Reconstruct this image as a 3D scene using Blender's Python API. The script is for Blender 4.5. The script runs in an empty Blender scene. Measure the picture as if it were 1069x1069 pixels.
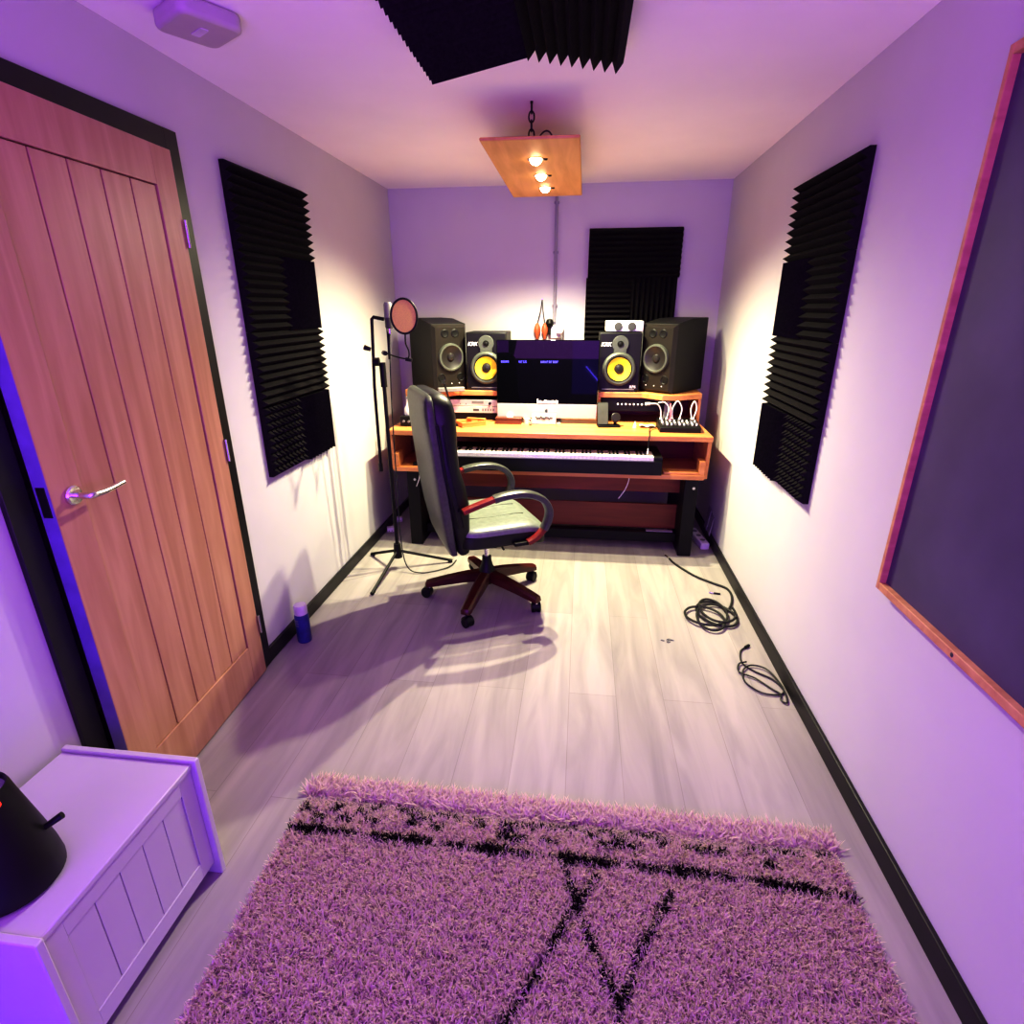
import bpy, bmesh, math, random
from mathutils import Matrix, Vector, Euler
random.seed(7)
PI = math.pi
R = math.radians
scene = bpy.context.scene
COL = scene.collection

# ------------------------------------------------------------------ room numbers (metres)
XL, XR, YB, YF, ZC = -1.362, 0.914, 4.176, -1.95, 2.269

# ------------------------------------------------------------------ materials
def new_mat(name):
    m = bpy.data.materials.new(name); m.use_nodes = True
    nt = m.node_tree
    return m, nt, nt.nodes['Principled BSDF']

def mat(name, col, rough=0.5, metal=0.0, vary=0.12, scale=18.0, bump=0.0, spec=0.5, coat=0.0):
    m, nt, p = new_mat(name)
    p.inputs['Roughness'].default_value = rough
    p.inputs['Metallic'].default_value = metal
    p.inputs['Specular IOR Level'].default_value = spec
    p.inputs['Coat Weight'].default_value = coat
    tc = nt.nodes.new('ShaderNodeTexCoord')
    n = nt.nodes.new('ShaderNodeTexNoise'); n.inputs['Scale'].default_value = scale; n.inputs['Detail'].default_value = 4
    nt.links.new(tc.outputs['Object'], n.inputs['Vector'])
    r = nt.nodes.new('ShaderNodeValToRGB')
    a = [max(0, c * (1 - vary)) for c in col]; b = [min(1, c * (1 + vary)) for c in col]
    r.color_ramp.elements[0].position = 0.3; r.color_ramp.elements[1].position = 0.7
    r.color_ramp.elements[0].color = (*a, 1); r.color_ramp.elements[1].color = (*b, 1)
    nt.links.new(n.outputs['Fac'], r.inputs['Fac']); nt.links.new(r.outputs['Color'], p.inputs['Base Color'])
    if bump:
        bn = nt.nodes.new('ShaderNodeBump'); bn.inputs['Strength'].default_value = bump; bn.inputs['Distance'].default_value = 0.004
        nt.links.new(n.outputs['Fac'], bn.inputs['Height']); nt.links.new(bn.outputs['Normal'], p.inputs['Normal'])
    return m

def emit(name, col, strength):
    m, nt, p = new_mat(name)
    p.inputs['Base Color'].default_value = (*col, 1)
    p.inputs['Emission Color'].default_value = (*col, 1)
    p.inputs['Emission Strength'].default_value = strength
    return m

def wood(name, c1, c2, rough=0.45, stretch=(1, 12, 12), scale=3.0, knots=0.0):
    """grain running along local X"""
    m, nt, p = new_mat(name)
    p.inputs['Roughness'].default_value = rough
    tc = nt.nodes.new('ShaderNodeTexCoord'); mp = nt.nodes.new('ShaderNodeMapping')
    mp.inputs['Scale'].default_value = stretch
    n = nt.nodes.new('ShaderNodeTexNoise'); n.inputs['Scale'].default_value = scale; n.inputs['Detail'].default_value = 6; n.inputs['Distortion'].default_value = 0.6
    r = nt.nodes.new('ShaderNodeValToRGB')
    r.color_ramp.elements[0].position = 0.32; r.color_ramp.elements[1].position = 0.68
    r.color_ramp.elements[0].color = (*c1, 1); r.color_ramp.elements[1].color = (*c2, 1)
    nt.links.new(tc.outputs['Object'], mp.inputs['Vector']); nt.links.new(mp.outputs['Vector'], n.inputs['Vector'])
    nt.links.new(n.outputs['Fac'], r.inputs['Fac']); nt.links.new(r.outputs['Color'], p.inputs['Base Color'])
    b = nt.nodes.new('ShaderNodeBump'); b.inputs['Strength'].default_value = 0.12; b.inputs['Distance'].default_value = 0.002
    nt.links.new(n.outputs['Fac'], b.inputs['Height']); nt.links.new(b.outputs['Normal'], p.inputs['Normal'])
    return m

def floor_material():
    m, nt, p = new_mat('laminate_planks')
    N, L = nt.nodes, nt.links
    tc = N.new('ShaderNodeTexCoord'); mp = N.new('ShaderNodeMapping')
    mp.inputs['Rotation'].default_value = (0, 0, PI / 2)
    br = N.new('ShaderNodeTexBrick'); br.inputs['Scale'].default_value = 1.0
    br.inputs['Brick Width'].default_value = 1.28; br.inputs['Row Height'].default_value = 0.192
    br.inputs['Mortar Size'].default_value = 0.0012; br.inputs['Mortar Smooth'].default_value = 0.4
    br.inputs['Color1'].default_value = (0.42, 0.405, 0.38, 1); br.inputs['Color2'].default_value = (0.37, 0.355, 0.33, 1)
    br.inputs['Mortar'].default_value = (0.30, 0.285, 0.265, 1)
    L.new(tc.outputs['Object'], mp.inputs['Vector']); L.new(mp.outputs['Vector'], br.inputs['Vector'])
    m2 = N.new('ShaderNodeMapping'); m2.inputs['Scale'].default_value = (6, 0.7, 1)
    L.new(tc.outputs['Object'], m2.inputs['Vector'])
    n = N.new('ShaderNodeTexNoise'); n.inputs['Scale'].default_value = 2.2; n.inputs['Detail'].default_value = 7; n.inputs['Distortion'].default_value = 0.7
    L.new(m2.outputs['Vector'], n.inputs['Vector'])
    r = N.new('ShaderNodeValToRGB'); r.color_ramp.elements[0].position = 0.28; r.color_ramp.elements[1].position = 0.66
    r.color_ramp.elements[0].color = (0.80, 0.79, 0.79, 1); r.color_ramp.elements[1].color = (1.06, 1.04, 1.02, 1)
    L.new(n.outputs['Fac'], r.inputs['Fac'])
    mx = N.new('ShaderNodeMix'); mx.data_type = 'RGBA'; mx.blend_type = 'MULTIPLY'; mx.inputs['Factor'].default_value = 1.0
    L.new(br.outputs['Color'], mx.inputs['A']); L.new(r.outputs['Color'], mx.inputs['B'])
    L.new(mx.outputs['Result'], p.inputs['Base Color'])
    p.inputs['Roughness'].default_value = 0.72; p.inputs['Specular IOR Level'].default_value = 0.2
    b = N.new('ShaderNodeBump'); b.inputs['Strength'].default_value = 0.15; b.inputs['Distance'].default_value = 0.002
    L.new(n.outputs['Fac'], b.inputs['Height']); L.new(b.outputs['Normal'], p.inputs['Normal'])
    return m

M = {}
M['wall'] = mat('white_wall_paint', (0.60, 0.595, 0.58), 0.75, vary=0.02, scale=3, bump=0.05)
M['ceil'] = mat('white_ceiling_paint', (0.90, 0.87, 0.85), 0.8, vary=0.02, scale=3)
M['floor'] = floor_material()
M['blackpaint'] = mat('black_gloss_paint', (0.012, 0.011, 0.012), 0.42, vary=0.2)
M['oak'] = wood('oak_veneer', (0.42, 0.225, 0.135), (0.53, 0.31, 0.20), 0.42, (9, 9, 0.8), 2.5)
M['litedge'] = mat('door_edge_violet_light', (0.16, 0.12, 0.34), 0.5)  # violet-blue light falling on the oak edge, put into the colour
M['ceilunit'] = mat('off_white_casing', (0.50, 0.46, 0.45), 0.6, vary=0.03)
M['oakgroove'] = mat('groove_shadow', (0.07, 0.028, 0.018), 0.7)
M['chrome'] = mat('polished_metal', (0.75, 0.74, 0.76), 0.18, 1.0, vary=0.04)
M['foam'] = mat('charcoal_foam', (0.016, 0.014, 0.015), 0.95, vary=0.25, scale=90, bump=0.3, spec=0.15)
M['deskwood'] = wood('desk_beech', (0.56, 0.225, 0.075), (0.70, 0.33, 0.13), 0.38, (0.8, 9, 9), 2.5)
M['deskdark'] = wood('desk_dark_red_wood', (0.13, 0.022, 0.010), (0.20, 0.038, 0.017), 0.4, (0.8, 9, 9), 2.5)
M['blackmetal'] = mat('black_powder_coat', (0.007, 0.006, 0.007), 0.5, 0.0, spec=0.3)
M['blackplastic'] = mat('black_plastic', (0.010, 0.010, 0.010), 0.45, spec=0.3)
M['vinyl'] = mat('black_cabinet_vinyl', (0.010, 0.010, 0.008), 0.6, vary=0.2, scale=200, bump=0.2)
M['baffle'] = mat('dark_baffle', (0.018, 0.014, 0.010), 0.42)
M['rubber'] = mat('grey_rubber', (0.085, 0.095, 0.075), 0.5)
M['yellow'] = mat('yellow_cone', (0.82, 0.66, 0.05), 0.5, vary=0.05)
M['graycone'] = mat('dark_cone', (0.025, 0.022, 0.021), 0.35)
M['alu'] = mat('aluminium', (0.42, 0.40, 0.40), 0.6, 0.0, vary=0.02)
M['silver'] = mat('silver_front', (0.62, 0.64, 0.60), 0.38, 0.35, vary=0.04)
M['screen'] = mat('black_glass', (0.002, 0.002, 0.004), 0.02, vary=0.0, spec=0.12)
M['white'] = mat('white_plastic', (0.85, 0.84, 0.82), 0.4, vary=0.02)
M['paper'] = mat('white_paper', (0.42, 0.41, 0.40), 0.8, vary=0.03)
M['grey'] = mat('mid_grey_plastic', (0.22, 0.22, 0.22), 0.5)
M['ink'] = mat('dark_ink', (0.06, 0.06, 0.06), 0.7)
M['leather'] = mat('black_leather', (0.070, 0.078, 0.064), 0.36, vary=0.18, scale=60, bump=0.12, spec=0.6)
M['leatherseat'] = mat('leather_seat_painted_sheen', (0.19, 0.215, 0.18), 0.4, vary=0.15, scale=40, bump=0.1, spec=0.6)  # same black leather, lightened: overhead lamp sheen painted into the seat colour
M['leatherdark'] = mat('black_leather_panel', (0.006, 0.006, 0.007), 0.42, vary=0.18, scale=60, bump=0.12)
M['mahogany'] = wood('mahogany', (0.15, 0.014, 0.014), (0.25, 0.030, 0.026), 0.3, (2, 9, 9), 3)
M['key'] = mat('ivory_key', (0.86, 0.85, 0.80), 0.3, vary=0.02)
M['darkmahogany'] = wood('dark_mahogany', (0.05, 0.008, 0.007), (0.09, 0.014, 0.011), 0.3, (2, 9, 9), 3)
M['pine'] = wood('raw_timber', (0.50, 0.25, 0.12), (0.64, 0.36, 0.18), 0.6, (1.5, 9, 9), 3)
M['slate'] = mat('dark_board_surface', (0.095, 0.080, 0.130), 0.6, vary=0.16, scale=4)
M['lampwood'] = wood('lamp_board_wood', (0.62, 0.33, 0.10), (0.78, 0.46, 0.17), 0.55, (6, 0.7, 6), 3)
M['chest'] = mat('white_satin_paint', (0.56, 0.54, 0.56), 0.45, vary=0.02, scale=5)
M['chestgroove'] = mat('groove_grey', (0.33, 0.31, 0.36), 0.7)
M['mesh'] = mat('tan_mesh', (0.82, 0.66, 0.16), 0.8, vary=0.1, scale=300)
M['micgrey'] = mat('grey_microphone_metal', (0.06, 0.055, 0.06), 0.6, 0.0)
M['blue'] = mat('blue_can_print', (0.03, 0.03, 0.22), 0.35, vary=0.3, scale=25)
M['lilac'] = mat('pale_cap', (0.62, 0.56, 0.66), 0.4)
M['cable'] = mat('dark_cable', (0.02, 0.022, 0.02), 0.5)
M['whitecable'] = mat('white_cable', (0.8, 0.78, 0.72), 0.45)
M['pink'] = mat('pink_cable', (0.62, 0.22, 0.28), 0.45)
M['orange'] = mat('orange_resin', (0.50, 0.11, 0.045), 0.5)
M['brownbox'] = wood('dark_box_wood', (0.12, 0.035, 0.02), (0.19, 0.065, 0.035), 0.35)
M['tray'] = wood('orange_box_wood', (0.52, 0.19, 0.05), (0.66, 0.28, 0.09), 0.4)
M['pipe'] = mat('grey_pvc', (0.34, 0.33, 0.36), 0.5, vary=0.03)
M['bulb'] = emit('warm_bulb', (1.0, 0.80, 0.48), 30.0)
M['redled'] = emit('red_glow', (1.0, 0.05, 0.02), 2.0)
M['bluetext'] = emit('screen_blue_text', (0.12, 0.10, 0.9), 1.2)
M['dock'] = emit('screen_white_icons', (0.95, 0.93, 0.9), 0.9)
M['ledstrip'] = emit('violet_led', (0.14, 0.08, 1.0), 90.0)
M['glass'] = mat('pale_glass', (0.75, 0.75, 0.70), 0.1, vary=0.02)

# ------------------------------------------------------------------ mesh helper
class MB:
    def __init__(s, T=None):
        s.bm = bmesh.new(); s.T = T or Matrix()
    def _add(s, verts, faces, T=None):
        T = s.T @ (T or Matrix())
        vs = [s.bm.verts.new(T @ Vector(v)) for v in verts]
        for f in faces:
            try: s.bm.faces.new([vs[i] for i in f])
            except ValueError: pass
        return vs
    def box(s, x0, x1, y0, y1, z0, z1, T=None):
        v = [(x, y, z) for z in (z0, z1) for y in (y0, y1) for x in (x0, x1)]
        s._add(v, [(0, 2, 3, 1), (4, 5, 7, 6), (0, 1, 5, 4), (2, 6, 7, 3), (0, 4, 6, 2), (1, 3, 7, 5)], T); return s
    def cyl(s, p0, p1, r0, r1=None, n=20, caps=True):
        r1 = r0 if r1 is None else r1
        p0, p1 = Vector(p0), Vector(p1); d = (p1 - p0).normalized()
        a = d.orthogonal().normalized(); b = d.cross(a)
        v = [p + (a * math.cos(2 * PI * i / n) + b * math.sin(2 * PI * i / n)) * r for p, r in ((p0, r0), (p1, r1)) for i in range(n)]
        f = [(i, (i + 1) % n, n + (i + 1) % n, n + i) for i in range(n)]
        if caps: f += [tuple(range(n))[::-1], tuple(range(n, 2 * n))]
        s._add(v, f); return s
    def lathe(s, prof, n=28, T=None, caps=True):
        """profile [(r, z)] around local Z"""
        v = []; f = []
        for r, z in prof:
            for i in range(n):
                v.append((r * math.cos(2 * PI * i / n), r * math.sin(2 * PI * i / n), z))
        for k in range(len(prof) - 1):
            for i in range(n):
                f.append((k * n + i, k * n + (i + 1) % n, (k + 1) * n + (i + 1) % n, (k + 1) * n + i))
        if caps and prof[0][0] > 1e-6: f.append(tuple(range(n))[::-1])
        if caps and prof[-1][0] > 1e-6: f.append(tuple(range((len(prof) - 1) * n, len(prof) * n)))
        s._add(v, f, T); return s
    def tube(s, pts, r, n=8, closed=False, flat=None):
        pts = [Vector(p) for p in pts]; m = len(pts)
        rs = r if isinstance(r, (list, tuple)) else [r] * m
        v = []; up = None
        for i in range(m):
            a = pts[(i - 1) % m] if (closed or i > 0) else pts[i]
            b = pts[(i + 1) % m] if (closed or i < m - 1) else pts[i]
            d = (b - a).normalized()
            if up is None: up = d.orthogonal().normalized()
            up = (up - d * up.dot(d))
            up = up.normalized() if up.length > 1e-6 else d.orthogonal().normalized()
            w = d.cross(up)
            for k in range(n):
                t = 2 * PI * k / n
                v.append(pts[i] + (up * math.cos(t) + w * math.sin(t)) * rs[i])
        f = []
        for i in range(m if closed else m - 1):
            j = (i + 1) % m
            for k in range(n):
                f.append((i * n + k, i * n + (k + 1) % n, j * n + (k + 1) % n, j * n + k))
        if not closed: f += [tuple(range(n))[::-1], tuple(range((m - 1) * n, m * n))]
        s._add(v, f); return s
    def prism(s, poly, z0, z1, T=None):
        n = len(poly)
        v = [(x, y, z0) for x, y in poly] + [(x, y, z1) for x, y in poly]
        f = [tuple(range(n))[::-1], tuple(range(n, 2 * n))] + [(i, (i + 1) % n, n + (i + 1) % n, n + i) for i in range(n)]
        s._add(v, f, T); return s
    def loft(s, secs):
        n = len(secs[0]); v = [p for sec in secs for p in sec]; f = []
        for k in range(len(secs) - 1):
            for i in range(n):
                f.append((k * n + i, k * n + (i + 1) % n, (k + 1) * n + (i + 1) % n, (k + 1) * n + i))
        f += [tuple(range(n))[::-1], tuple(range((len(secs) - 1) * n, len(secs) * n))]
        s._add(v, f); return s
    def sq(s, c, h, e1=0.35, e2=0.35, nu=32, nv=16, fn=None):
        """superellipsoid cushion"""
        def sp(x, e): return math.copysign(abs(x) ** e, x)
        v = []; f = []
        for j in range(nv + 1):
            ph = -PI / 2 + PI * j / nv
            for i in range(nu):
                th = 2 * PI * i / nu
                p = [c[0] + h[0] * sp(math.cos(ph), e1) * sp(math.cos(th), e2), c[1] + h[1] * sp(math.cos(ph), e1) * sp(math.sin(th), e2), c[2] + h[2] * sp(math.sin(ph), e1)]
                v.append(fn(p) if fn else p)
        for j in range(nv):
            for i in range(nu):
                f.append((j * nu + i, j * nu + (i + 1) % nu, (j + 1) * nu + (i + 1) % nu, (j + 1) * nu + i))
        s._add(v, f)
        bmesh.ops.remove_doubles(s.bm, verts=s.bm.verts, dist=1e-6); return s
    def mesh(s, name, m, smooth=True, angle=35):
        bmesh.ops.recalc_face_normals(s.bm, faces=s.bm.faces)
        me = bpy.data.meshes.new(name); s.bm.to_mesh(me); s.bm.free()
        me.materials.append(m)
        if smooth:
            for p in me.polygons: p.use_smooth = True
            me.set_sharp_from_angle(angle=R(angle))
        return me
    def build(s, name, m, parent=None, bevel=0.0, loc=None, seg=2, label=None):
        o = bpy.data.objects.new(name, s.mesh(name, m)); COL.objects.link(o)
        if loc: o.location = loc
        if parent: o.parent = parent
        if bevel:
            b = o.modifiers.new('bevel', 'BEVEL'); b.width = bevel; b.segments = seg; b.limit_method = 'ANGLE'; b.angle_limit = R(40)
        if label: o['label'] = label
        return o

def tag(o, label, cat, group=None):
    o['label'] = label; o['category'] = cat
    if group: o['group'] = group
    return o
def thing(name, label, cat, loc=(0, 0, 0), rz=0.0, group=None, rot=None):
    o = bpy.data.objects.new(name, None); COL.objects.link(o); o.empty_display_size = 0.05
    o.location = loc; o.rotation_euler = rot if rot else (0, 0, rz)
    return tag(o, label, cat, group)
def struct(name, b, m, parent=None, bevel=0.0):
    o = b.build(name, m, parent, bevel)
    if not parent: o['kind'] = 'structure'
    return o
def copy_tree(o, parent=None):
    c = o.copy(); COL.objects.link(c); c.parent = parent
    for ch in list(o.children): copy_tree(ch, c)
    return c
def text_part(name, s, size, m, parent, loc, rot, extrude=0.0006, align='CENTER', shear=0.0):
    cu = bpy.data.curves.new(name, 'FONT'); cu.body = s; cu.size = size; cu.extrude = extrude; cu.align_x = align; cu.align_y = 'CENTER'; cu.shear = shear; cu.offset = size * 0.02
    tmp = bpy.data.objects.new('tmp', cu); COL.objects.link(tmp)
    bpy.context.view_layer.update()
    dg = bpy.context.evaluated_depsgraph_get()
    me = bpy.data.meshes.new_from_object(tmp.evaluated_get(dg)); bpy.data.objects.remove(tmp)
    me.materials.clear(); me.materials.append(m)
    o = bpy.data.objects.new(name, me); COL.objects.link(o); o.parent = parent; o.location = loc; o.rotation_euler = rot
    return o
def smooth_path(pts, n=6, closed=False):
    P = [Vector(p) for p in pts]; out = []; m = len(P)
    rng = range(m if closed else m - 1)
    for i in rng:
        if closed: p0, p1, p2, p3 = P[(i - 1) % m], P[i], P[(i + 1) % m], P[(i + 2) % m]
        else: p0, p1, p2, p3 = P[max(i - 1, 0)], P[i], P[i + 1], P[min(i + 2, m - 1)]
        for k in range(n):
            t = k / n
            out.append(0.5 * ((2 * p1) + (p2 - p0) * t + (2 * p0 - 5 * p1 + 4 * p2 - p3) * t * t + (3 * p1 - p0 - 3 * p2 + p3) * t ** 3))
    if not closed: out.append(P[-1])
    return out

# ================================================================== SETTING
DY, FZ = 1.979, 2.047                       # door frame outer edge, top
FW = 0.062                                  # architrave width
OY0, OY1, OZ = 1.147, DY - FW, FZ - FW      # opening
HY, HX = OY1 - 0.004, XL + 0.030            # hinge
struct('floor', MB().box(XL - 0.6, XR + 0.12, YF - 0.12, YB + 0.12, -0.1, 0), M['floor'])
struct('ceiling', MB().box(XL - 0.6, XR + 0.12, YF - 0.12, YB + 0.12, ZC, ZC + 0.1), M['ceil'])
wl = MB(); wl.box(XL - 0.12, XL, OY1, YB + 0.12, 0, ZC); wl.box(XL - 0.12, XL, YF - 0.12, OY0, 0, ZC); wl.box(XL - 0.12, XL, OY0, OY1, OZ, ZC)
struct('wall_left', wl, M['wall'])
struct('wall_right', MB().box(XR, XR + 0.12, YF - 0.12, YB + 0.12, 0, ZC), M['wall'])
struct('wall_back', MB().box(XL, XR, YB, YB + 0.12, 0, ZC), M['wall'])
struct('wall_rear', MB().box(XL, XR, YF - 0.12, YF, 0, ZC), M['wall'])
struct('wall_hall', MB().box(XL - 0.6, XL - 0.5, 0.6, 2.4, 0, ZC), M['wall'])
bb = MB(); bb.box(XL, XL + 0.015, DY, YB, 0, 0.07); bb.box(XL, XL + 0.015, YF, OY0 - FW, 0, 0.07)
struct('baseboard_left', bb, M['blackpaint'], bevel=0.003)
struct('baseboard_right', MB().box(XR - 0.015, XR, YF, YB, 0, 0.07), M['blackpaint'], bevel=0.003)
struct('baseboard_back', MB().box(XL + 0.015, XR - 0.015, YB - 0.015, YB, 0, 0.07), M['blackpaint'], bevel=0.003)
# black door frame: architrave + lining
fr = MB()
fr.box(XL, XL + 0.016, OY1, DY, 0, FZ); fr.box(XL, XL + 0.016, OY0 - FW, OY0, 0, FZ); fr.box(XL, XL + 0.016, OY0, OY1, OZ, FZ)
fr.box(XL - 0.12, XL, OY1 - 0.003, OY1, 0, OZ); fr.box(XL - 0.12, XL, OY0, OY0 + 0.003, 0, OZ); fr.box(XL - 0.12, XL, OY0, OY1, OZ - 0.003, OZ)
struct('trim_1', fr, M['blackpaint'], bevel=0.002)

# ---- oak door standing slightly ajar
door = bpy.data.objects.new('door_1', None); COL.objects.link(door); door['kind'] = 'structure'
door.location = (HX, HY, 0); door.rotation_euler = (0, 0, R(2.62))
LW, LT, Z0, Z1 = 0.758, 0.040, 0.008, 1.982   # local: leaf runs along -Y, room face at x=0, body to -x
st, pr0, pr1 = 0.098, 0.185, 1.868
lf = MB()
lf.box(-LT, 0, -st, 0, Z0, Z1); lf.box(-LT, 0, -LW, -LW + st, Z0, Z1)
lf.box(-LT, 0, -LW + st, -st, Z0, pr0); lf.box(-LT, 0, -LW + st, -st, pr1, Z1)
npl = 5; pw = (LW - 2 * st) / npl
for i in range(npl):
    a = -LW + st + i * pw
    g0 = 0.0022 if i > 0 else 0.0005; g1 = 0.0022 if i < npl - 1 else 0.004
    lf.box(-LT + 0.004, -0.005, a + g0, a + pw - g1, pr0 + 0.002, pr1 - 0.003)
lf.build('door_leaf', M['oak'], door, 0.0015)
MB().box(-LT + 0.001, -0.001, -LW - 0.0012, -LW + 0.0005, Z0 + 0.001, Z1 - 0.001).build('edge_light_skin', M['litedge'], door)  # added thin skin over the oak, coloured as the violet light on it
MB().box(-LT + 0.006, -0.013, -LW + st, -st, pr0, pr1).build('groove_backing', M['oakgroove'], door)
for z in (0.24, 1.0, 1.74):
    MB().cyl((0.006, 0.001, z - 0.042), (0.006, 0.001, z + 0.042), 0.005, n=12).build('hinge', M['chrome'], door)
hz = 1.052; hy = -LW + 0.062
hd = thing('handle', '', ''); [hd.__delitem__(k) for k in ('label', 'category')]
hd.parent = door; hd.location = (0, hy, hz)
MB().lathe([(0.026, 0), (0.026, 0.006), (0.022, 0.010), (0.010, 0.011)], T=Matrix.Rotation(PI / 2, 4, 'Y')).build('rose', M['chrome'], hd)
MB().tube(smooth_path([(0.008, 0, 0), (0.045, 0, 0), (0.054, 0.010, 0), (0.054, 0.05, -0.002), (0.052, 0.115, 0.002)]), [0.009] * 13 + [0.008] * 6 + [0.007] * 6, 12).build('lever', M['chrome'], hd)
MB().box(-0.032, -0.008, -LW - 0.003, -LW + 0.001, hz - 0.04, hz + 0.04).build('latch_plate', M['blackmetal'], door, 0.001)

# ================================================================== FOAM TILES
TS, TB, TT, NT = 0.305, 0.020, 0.030, 9
def wedge_mesh(name):
    b = MB(); h = TS / 2; prof = [(-h, 0)]
    w = TS / NT
    for i in range(NT):
        prof += [(-h + i * w, TB), (-h + (i + 0.5) * w, TB + TT)]
    prof += [(h, TB), (h, 0)]
    n = len(prof)
    v = [(-h, y, z) for y, z in prof] + [(h, y, z) for y, z in prof]
    f = [(i, (i + 1) % n, n + (i + 1) % n, n + i) for i in range(n)]
    # end caps as strips (concave outline)
    for o, rev in ((0, True), (n, False)):
        for i in range(NT):
            t = (o + 1 + 2 * i, o + 2 + 2 * i, o + 3 + 2 * i); f.append(t if not rev else t[::-1])
        q = tuple(o + 1 + 2 * i for i in range(NT + 1)) + (o + n - 1, o + 0)
        f.append(q if rev else q[::-1])
    b._add(v, f); return b.mesh(name, M['foam'], smooth=False)
def pyramid_mesh(name):
    b = MB(); h = TS / 2; w = TS / NT; v = []; f = []
    b.box(-h, h, -h, h, 0, TB)
    for i in range(NT):
        for j in range(NT):
            x, y = -h + i * w, -h + j * w; k = len(v)
            v += [(x, y, TB), (x + w, y, TB), (x + w, y + w, TB), (x, y + w, TB), (x + w / 2, y + w / 2, TB + TT)]
            f += [(k, k + 1, k + 4), (k + 1, k + 2, k + 4), (k + 2, k + 3, k + 4), (k + 3, k, k + 4)]
    b._add(v, f); return b.mesh(name, M['foam'], smooth=False)
WEDGE, PYR = wedge_mesh('wedge_foam'), pyramid_mesh('pyramid_foam')
def tile(loc, normal, ridge, label, group, me=WEDGE, name='foam_tile'):
    o = bpy.data.objects.new(name, me); COL.objects.link(o)
    z = Vector(normal).normalized(); x = Vector(ridge).normalized(); y = z.cross(x)
    m = Matrix((x, y, z)).transposed().to_4x4(); m.translation = Vector(loc)
    o.matrix_world = m
    return tag(o, label, 'acoustic foam tile', group)
rows = ['top', 'second', 'third', 'bottom']
LZ1, LY0 = 2.0258, 2.2209; RZ1, RY0 = 1.9928, 2.204
for side, x, nx, y0, z1, nearby in (('left', XL, 1, LY0, LZ1, 'door'), ('right', XR, -1, RY0, RZ1, 'blackboard')):
    for r in range(4):
        for c in range(2):
            vert = (c == 1 and r in (1, 3))
            pyr = (c == 0 and r == 3)
            kind = 'pyramid-cut' if pyr else ('upright-ridged' if vert else 'level-ridged')
            lab = 'dark %s foam tile, %s row of the %s wall panel, %s column' % (kind, rows[r], side, ('%s-side' % nearby) if c == 0 else 'desk-side')
            tile((x, y0 + TS * (c + 0.5), z1 - TS * 1.004 * (r + 0.5)), (nx, 0, 0), (0, 0, 1) if vert else (0, 1, 0), lab, 'foam tiles of the %s wall panel' % side, PYR if pyr else WEDGE)
BX0, BZ1 = 0.018, 2.0
for r in range(3):
    for c in range(2):
        if r == 2 and c == 1: continue
        vert = (c == 1 and r in (1,))
        lab = 'dark %s foam tile on the far end wall, %s row, %s' % ('upright-ridged' if vert else 'level-ridged', ['top', 'middle', 'lowest'][r], 'conduit side' if c == 0 else 'right-hand side')
        dx = 0.0 if r == 0 else -0.009
        tile((BX0 + dx + TS * (c + 0.5) * (1.0 if c == 0 else 1.0), YB, BZ1 - TS * (r + 0.5)), (0, -1, 0), (0, 0, 1) if vert else (1, 0, 0), lab, 'foam tiles on the far end wall')
# ceiling tiles, outer edges sagging
for c in range(2):
    ang = R(10.5) if c == 0 else R(-9.5)
    for r in range(2):
        cx = -0.208 + (-1 if c == 0 else 1) * (TS / 2) * math.cos(ang)
        s = math.sin(abs(ang))
        nrm = (math.sin(ang) * -1, 0, -math.cos(ang)); nrm = (-math.sin(ang) if False else math.sin(ang), 0, -math.cos(ang))
        rid = (math.cos(ang), 0, math.sin(ang)) if c == 0 else (0, 1, 0)
        cz = ZC - 0.002 - (TS / 2) * s
        lab = '%s foam tile sagging off the ceiling, %s' % ('right-hand' if c else 'left-hand', 'nearer the hanging lamp' if r == 0 else 'further from the hanging lamp')
        tile((cx, 2.065 - TS * (r + 0.5), cz), nrm, rid, lab, 'foam tiles on the ceiling')

# ================================================================== CEILING THINGS
vt = thing('ceiling_unit', 'off-white rounded square unit fixed to the ceiling above the door', 'ceiling unit', (-1.085, 1.78, ZC), R(-32))
def rrect(w, h, r, n=6):
    out = []
    for cx, cy, a0 in ((w - r, h - r, 0), (-w + r, h - r, 90), (-w + r, -h + r, 180), (w - r, -h + r, 270)):
        for k in range(n + 1):
            a = R(a0 + 90 * k / n); out.append((cx + r * math.cos(a), cy + r * math.sin(a)))
    return out
MB().prism(rrect(0.088, 0.088, 0.03), -0.045, 0).build('casing', M['ceilunit'], vt, 0.012, seg=4)
MB().prism(rrect(0.03, 0.012, 0.006), -0.047, -0.044).build('sensor_window', M['lilac'], vt)

# hanging lamp board
BZ = 2.12; BX = -0.236; BY0, BY1 = 2.51, 3.70
lamp = thing('hanging_lamp', 'flat timber board lamp on chains with three lit bulbs below the ceiling', 'lamp', (BX, (BY0 + BY1) / 2, BZ))
hl = (BY1 - BY0) / 2
MB().prism([(-0.198, -hl), (0.197, -hl + 0.012), (0.200, hl), (-0.206, hl + 0.006)], 0, 0.013).build('board', M['lampwood'], lamp, 0.005)
BULBS = [2.82, 3.143, 3.448]
for i, y in enumerate(BULBS):
    ly = y - (BY0 + BY1) / 2
    MB().lathe([(0.036, -0.003), (0.036, 0.0), ], T=Matrix.Translation((0, ly, 0))).build('lamp_rim', M['chrome'], lamp)
    MB().lathe([(0.0, -0.024), (0.012, -0.0225), (0.021, -0.016), (0.027, -0.004), (0.027, -0.0032)], T=Matrix.Translation((0, ly, 0))).build('bulb', M['bulb'], lamp)
    MB().box(0.036, 0.052, ly - 0.006, ly + 0.006, -0.006, 0).build('clip', M['blackmetal'], lamp, 0.002)
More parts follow.
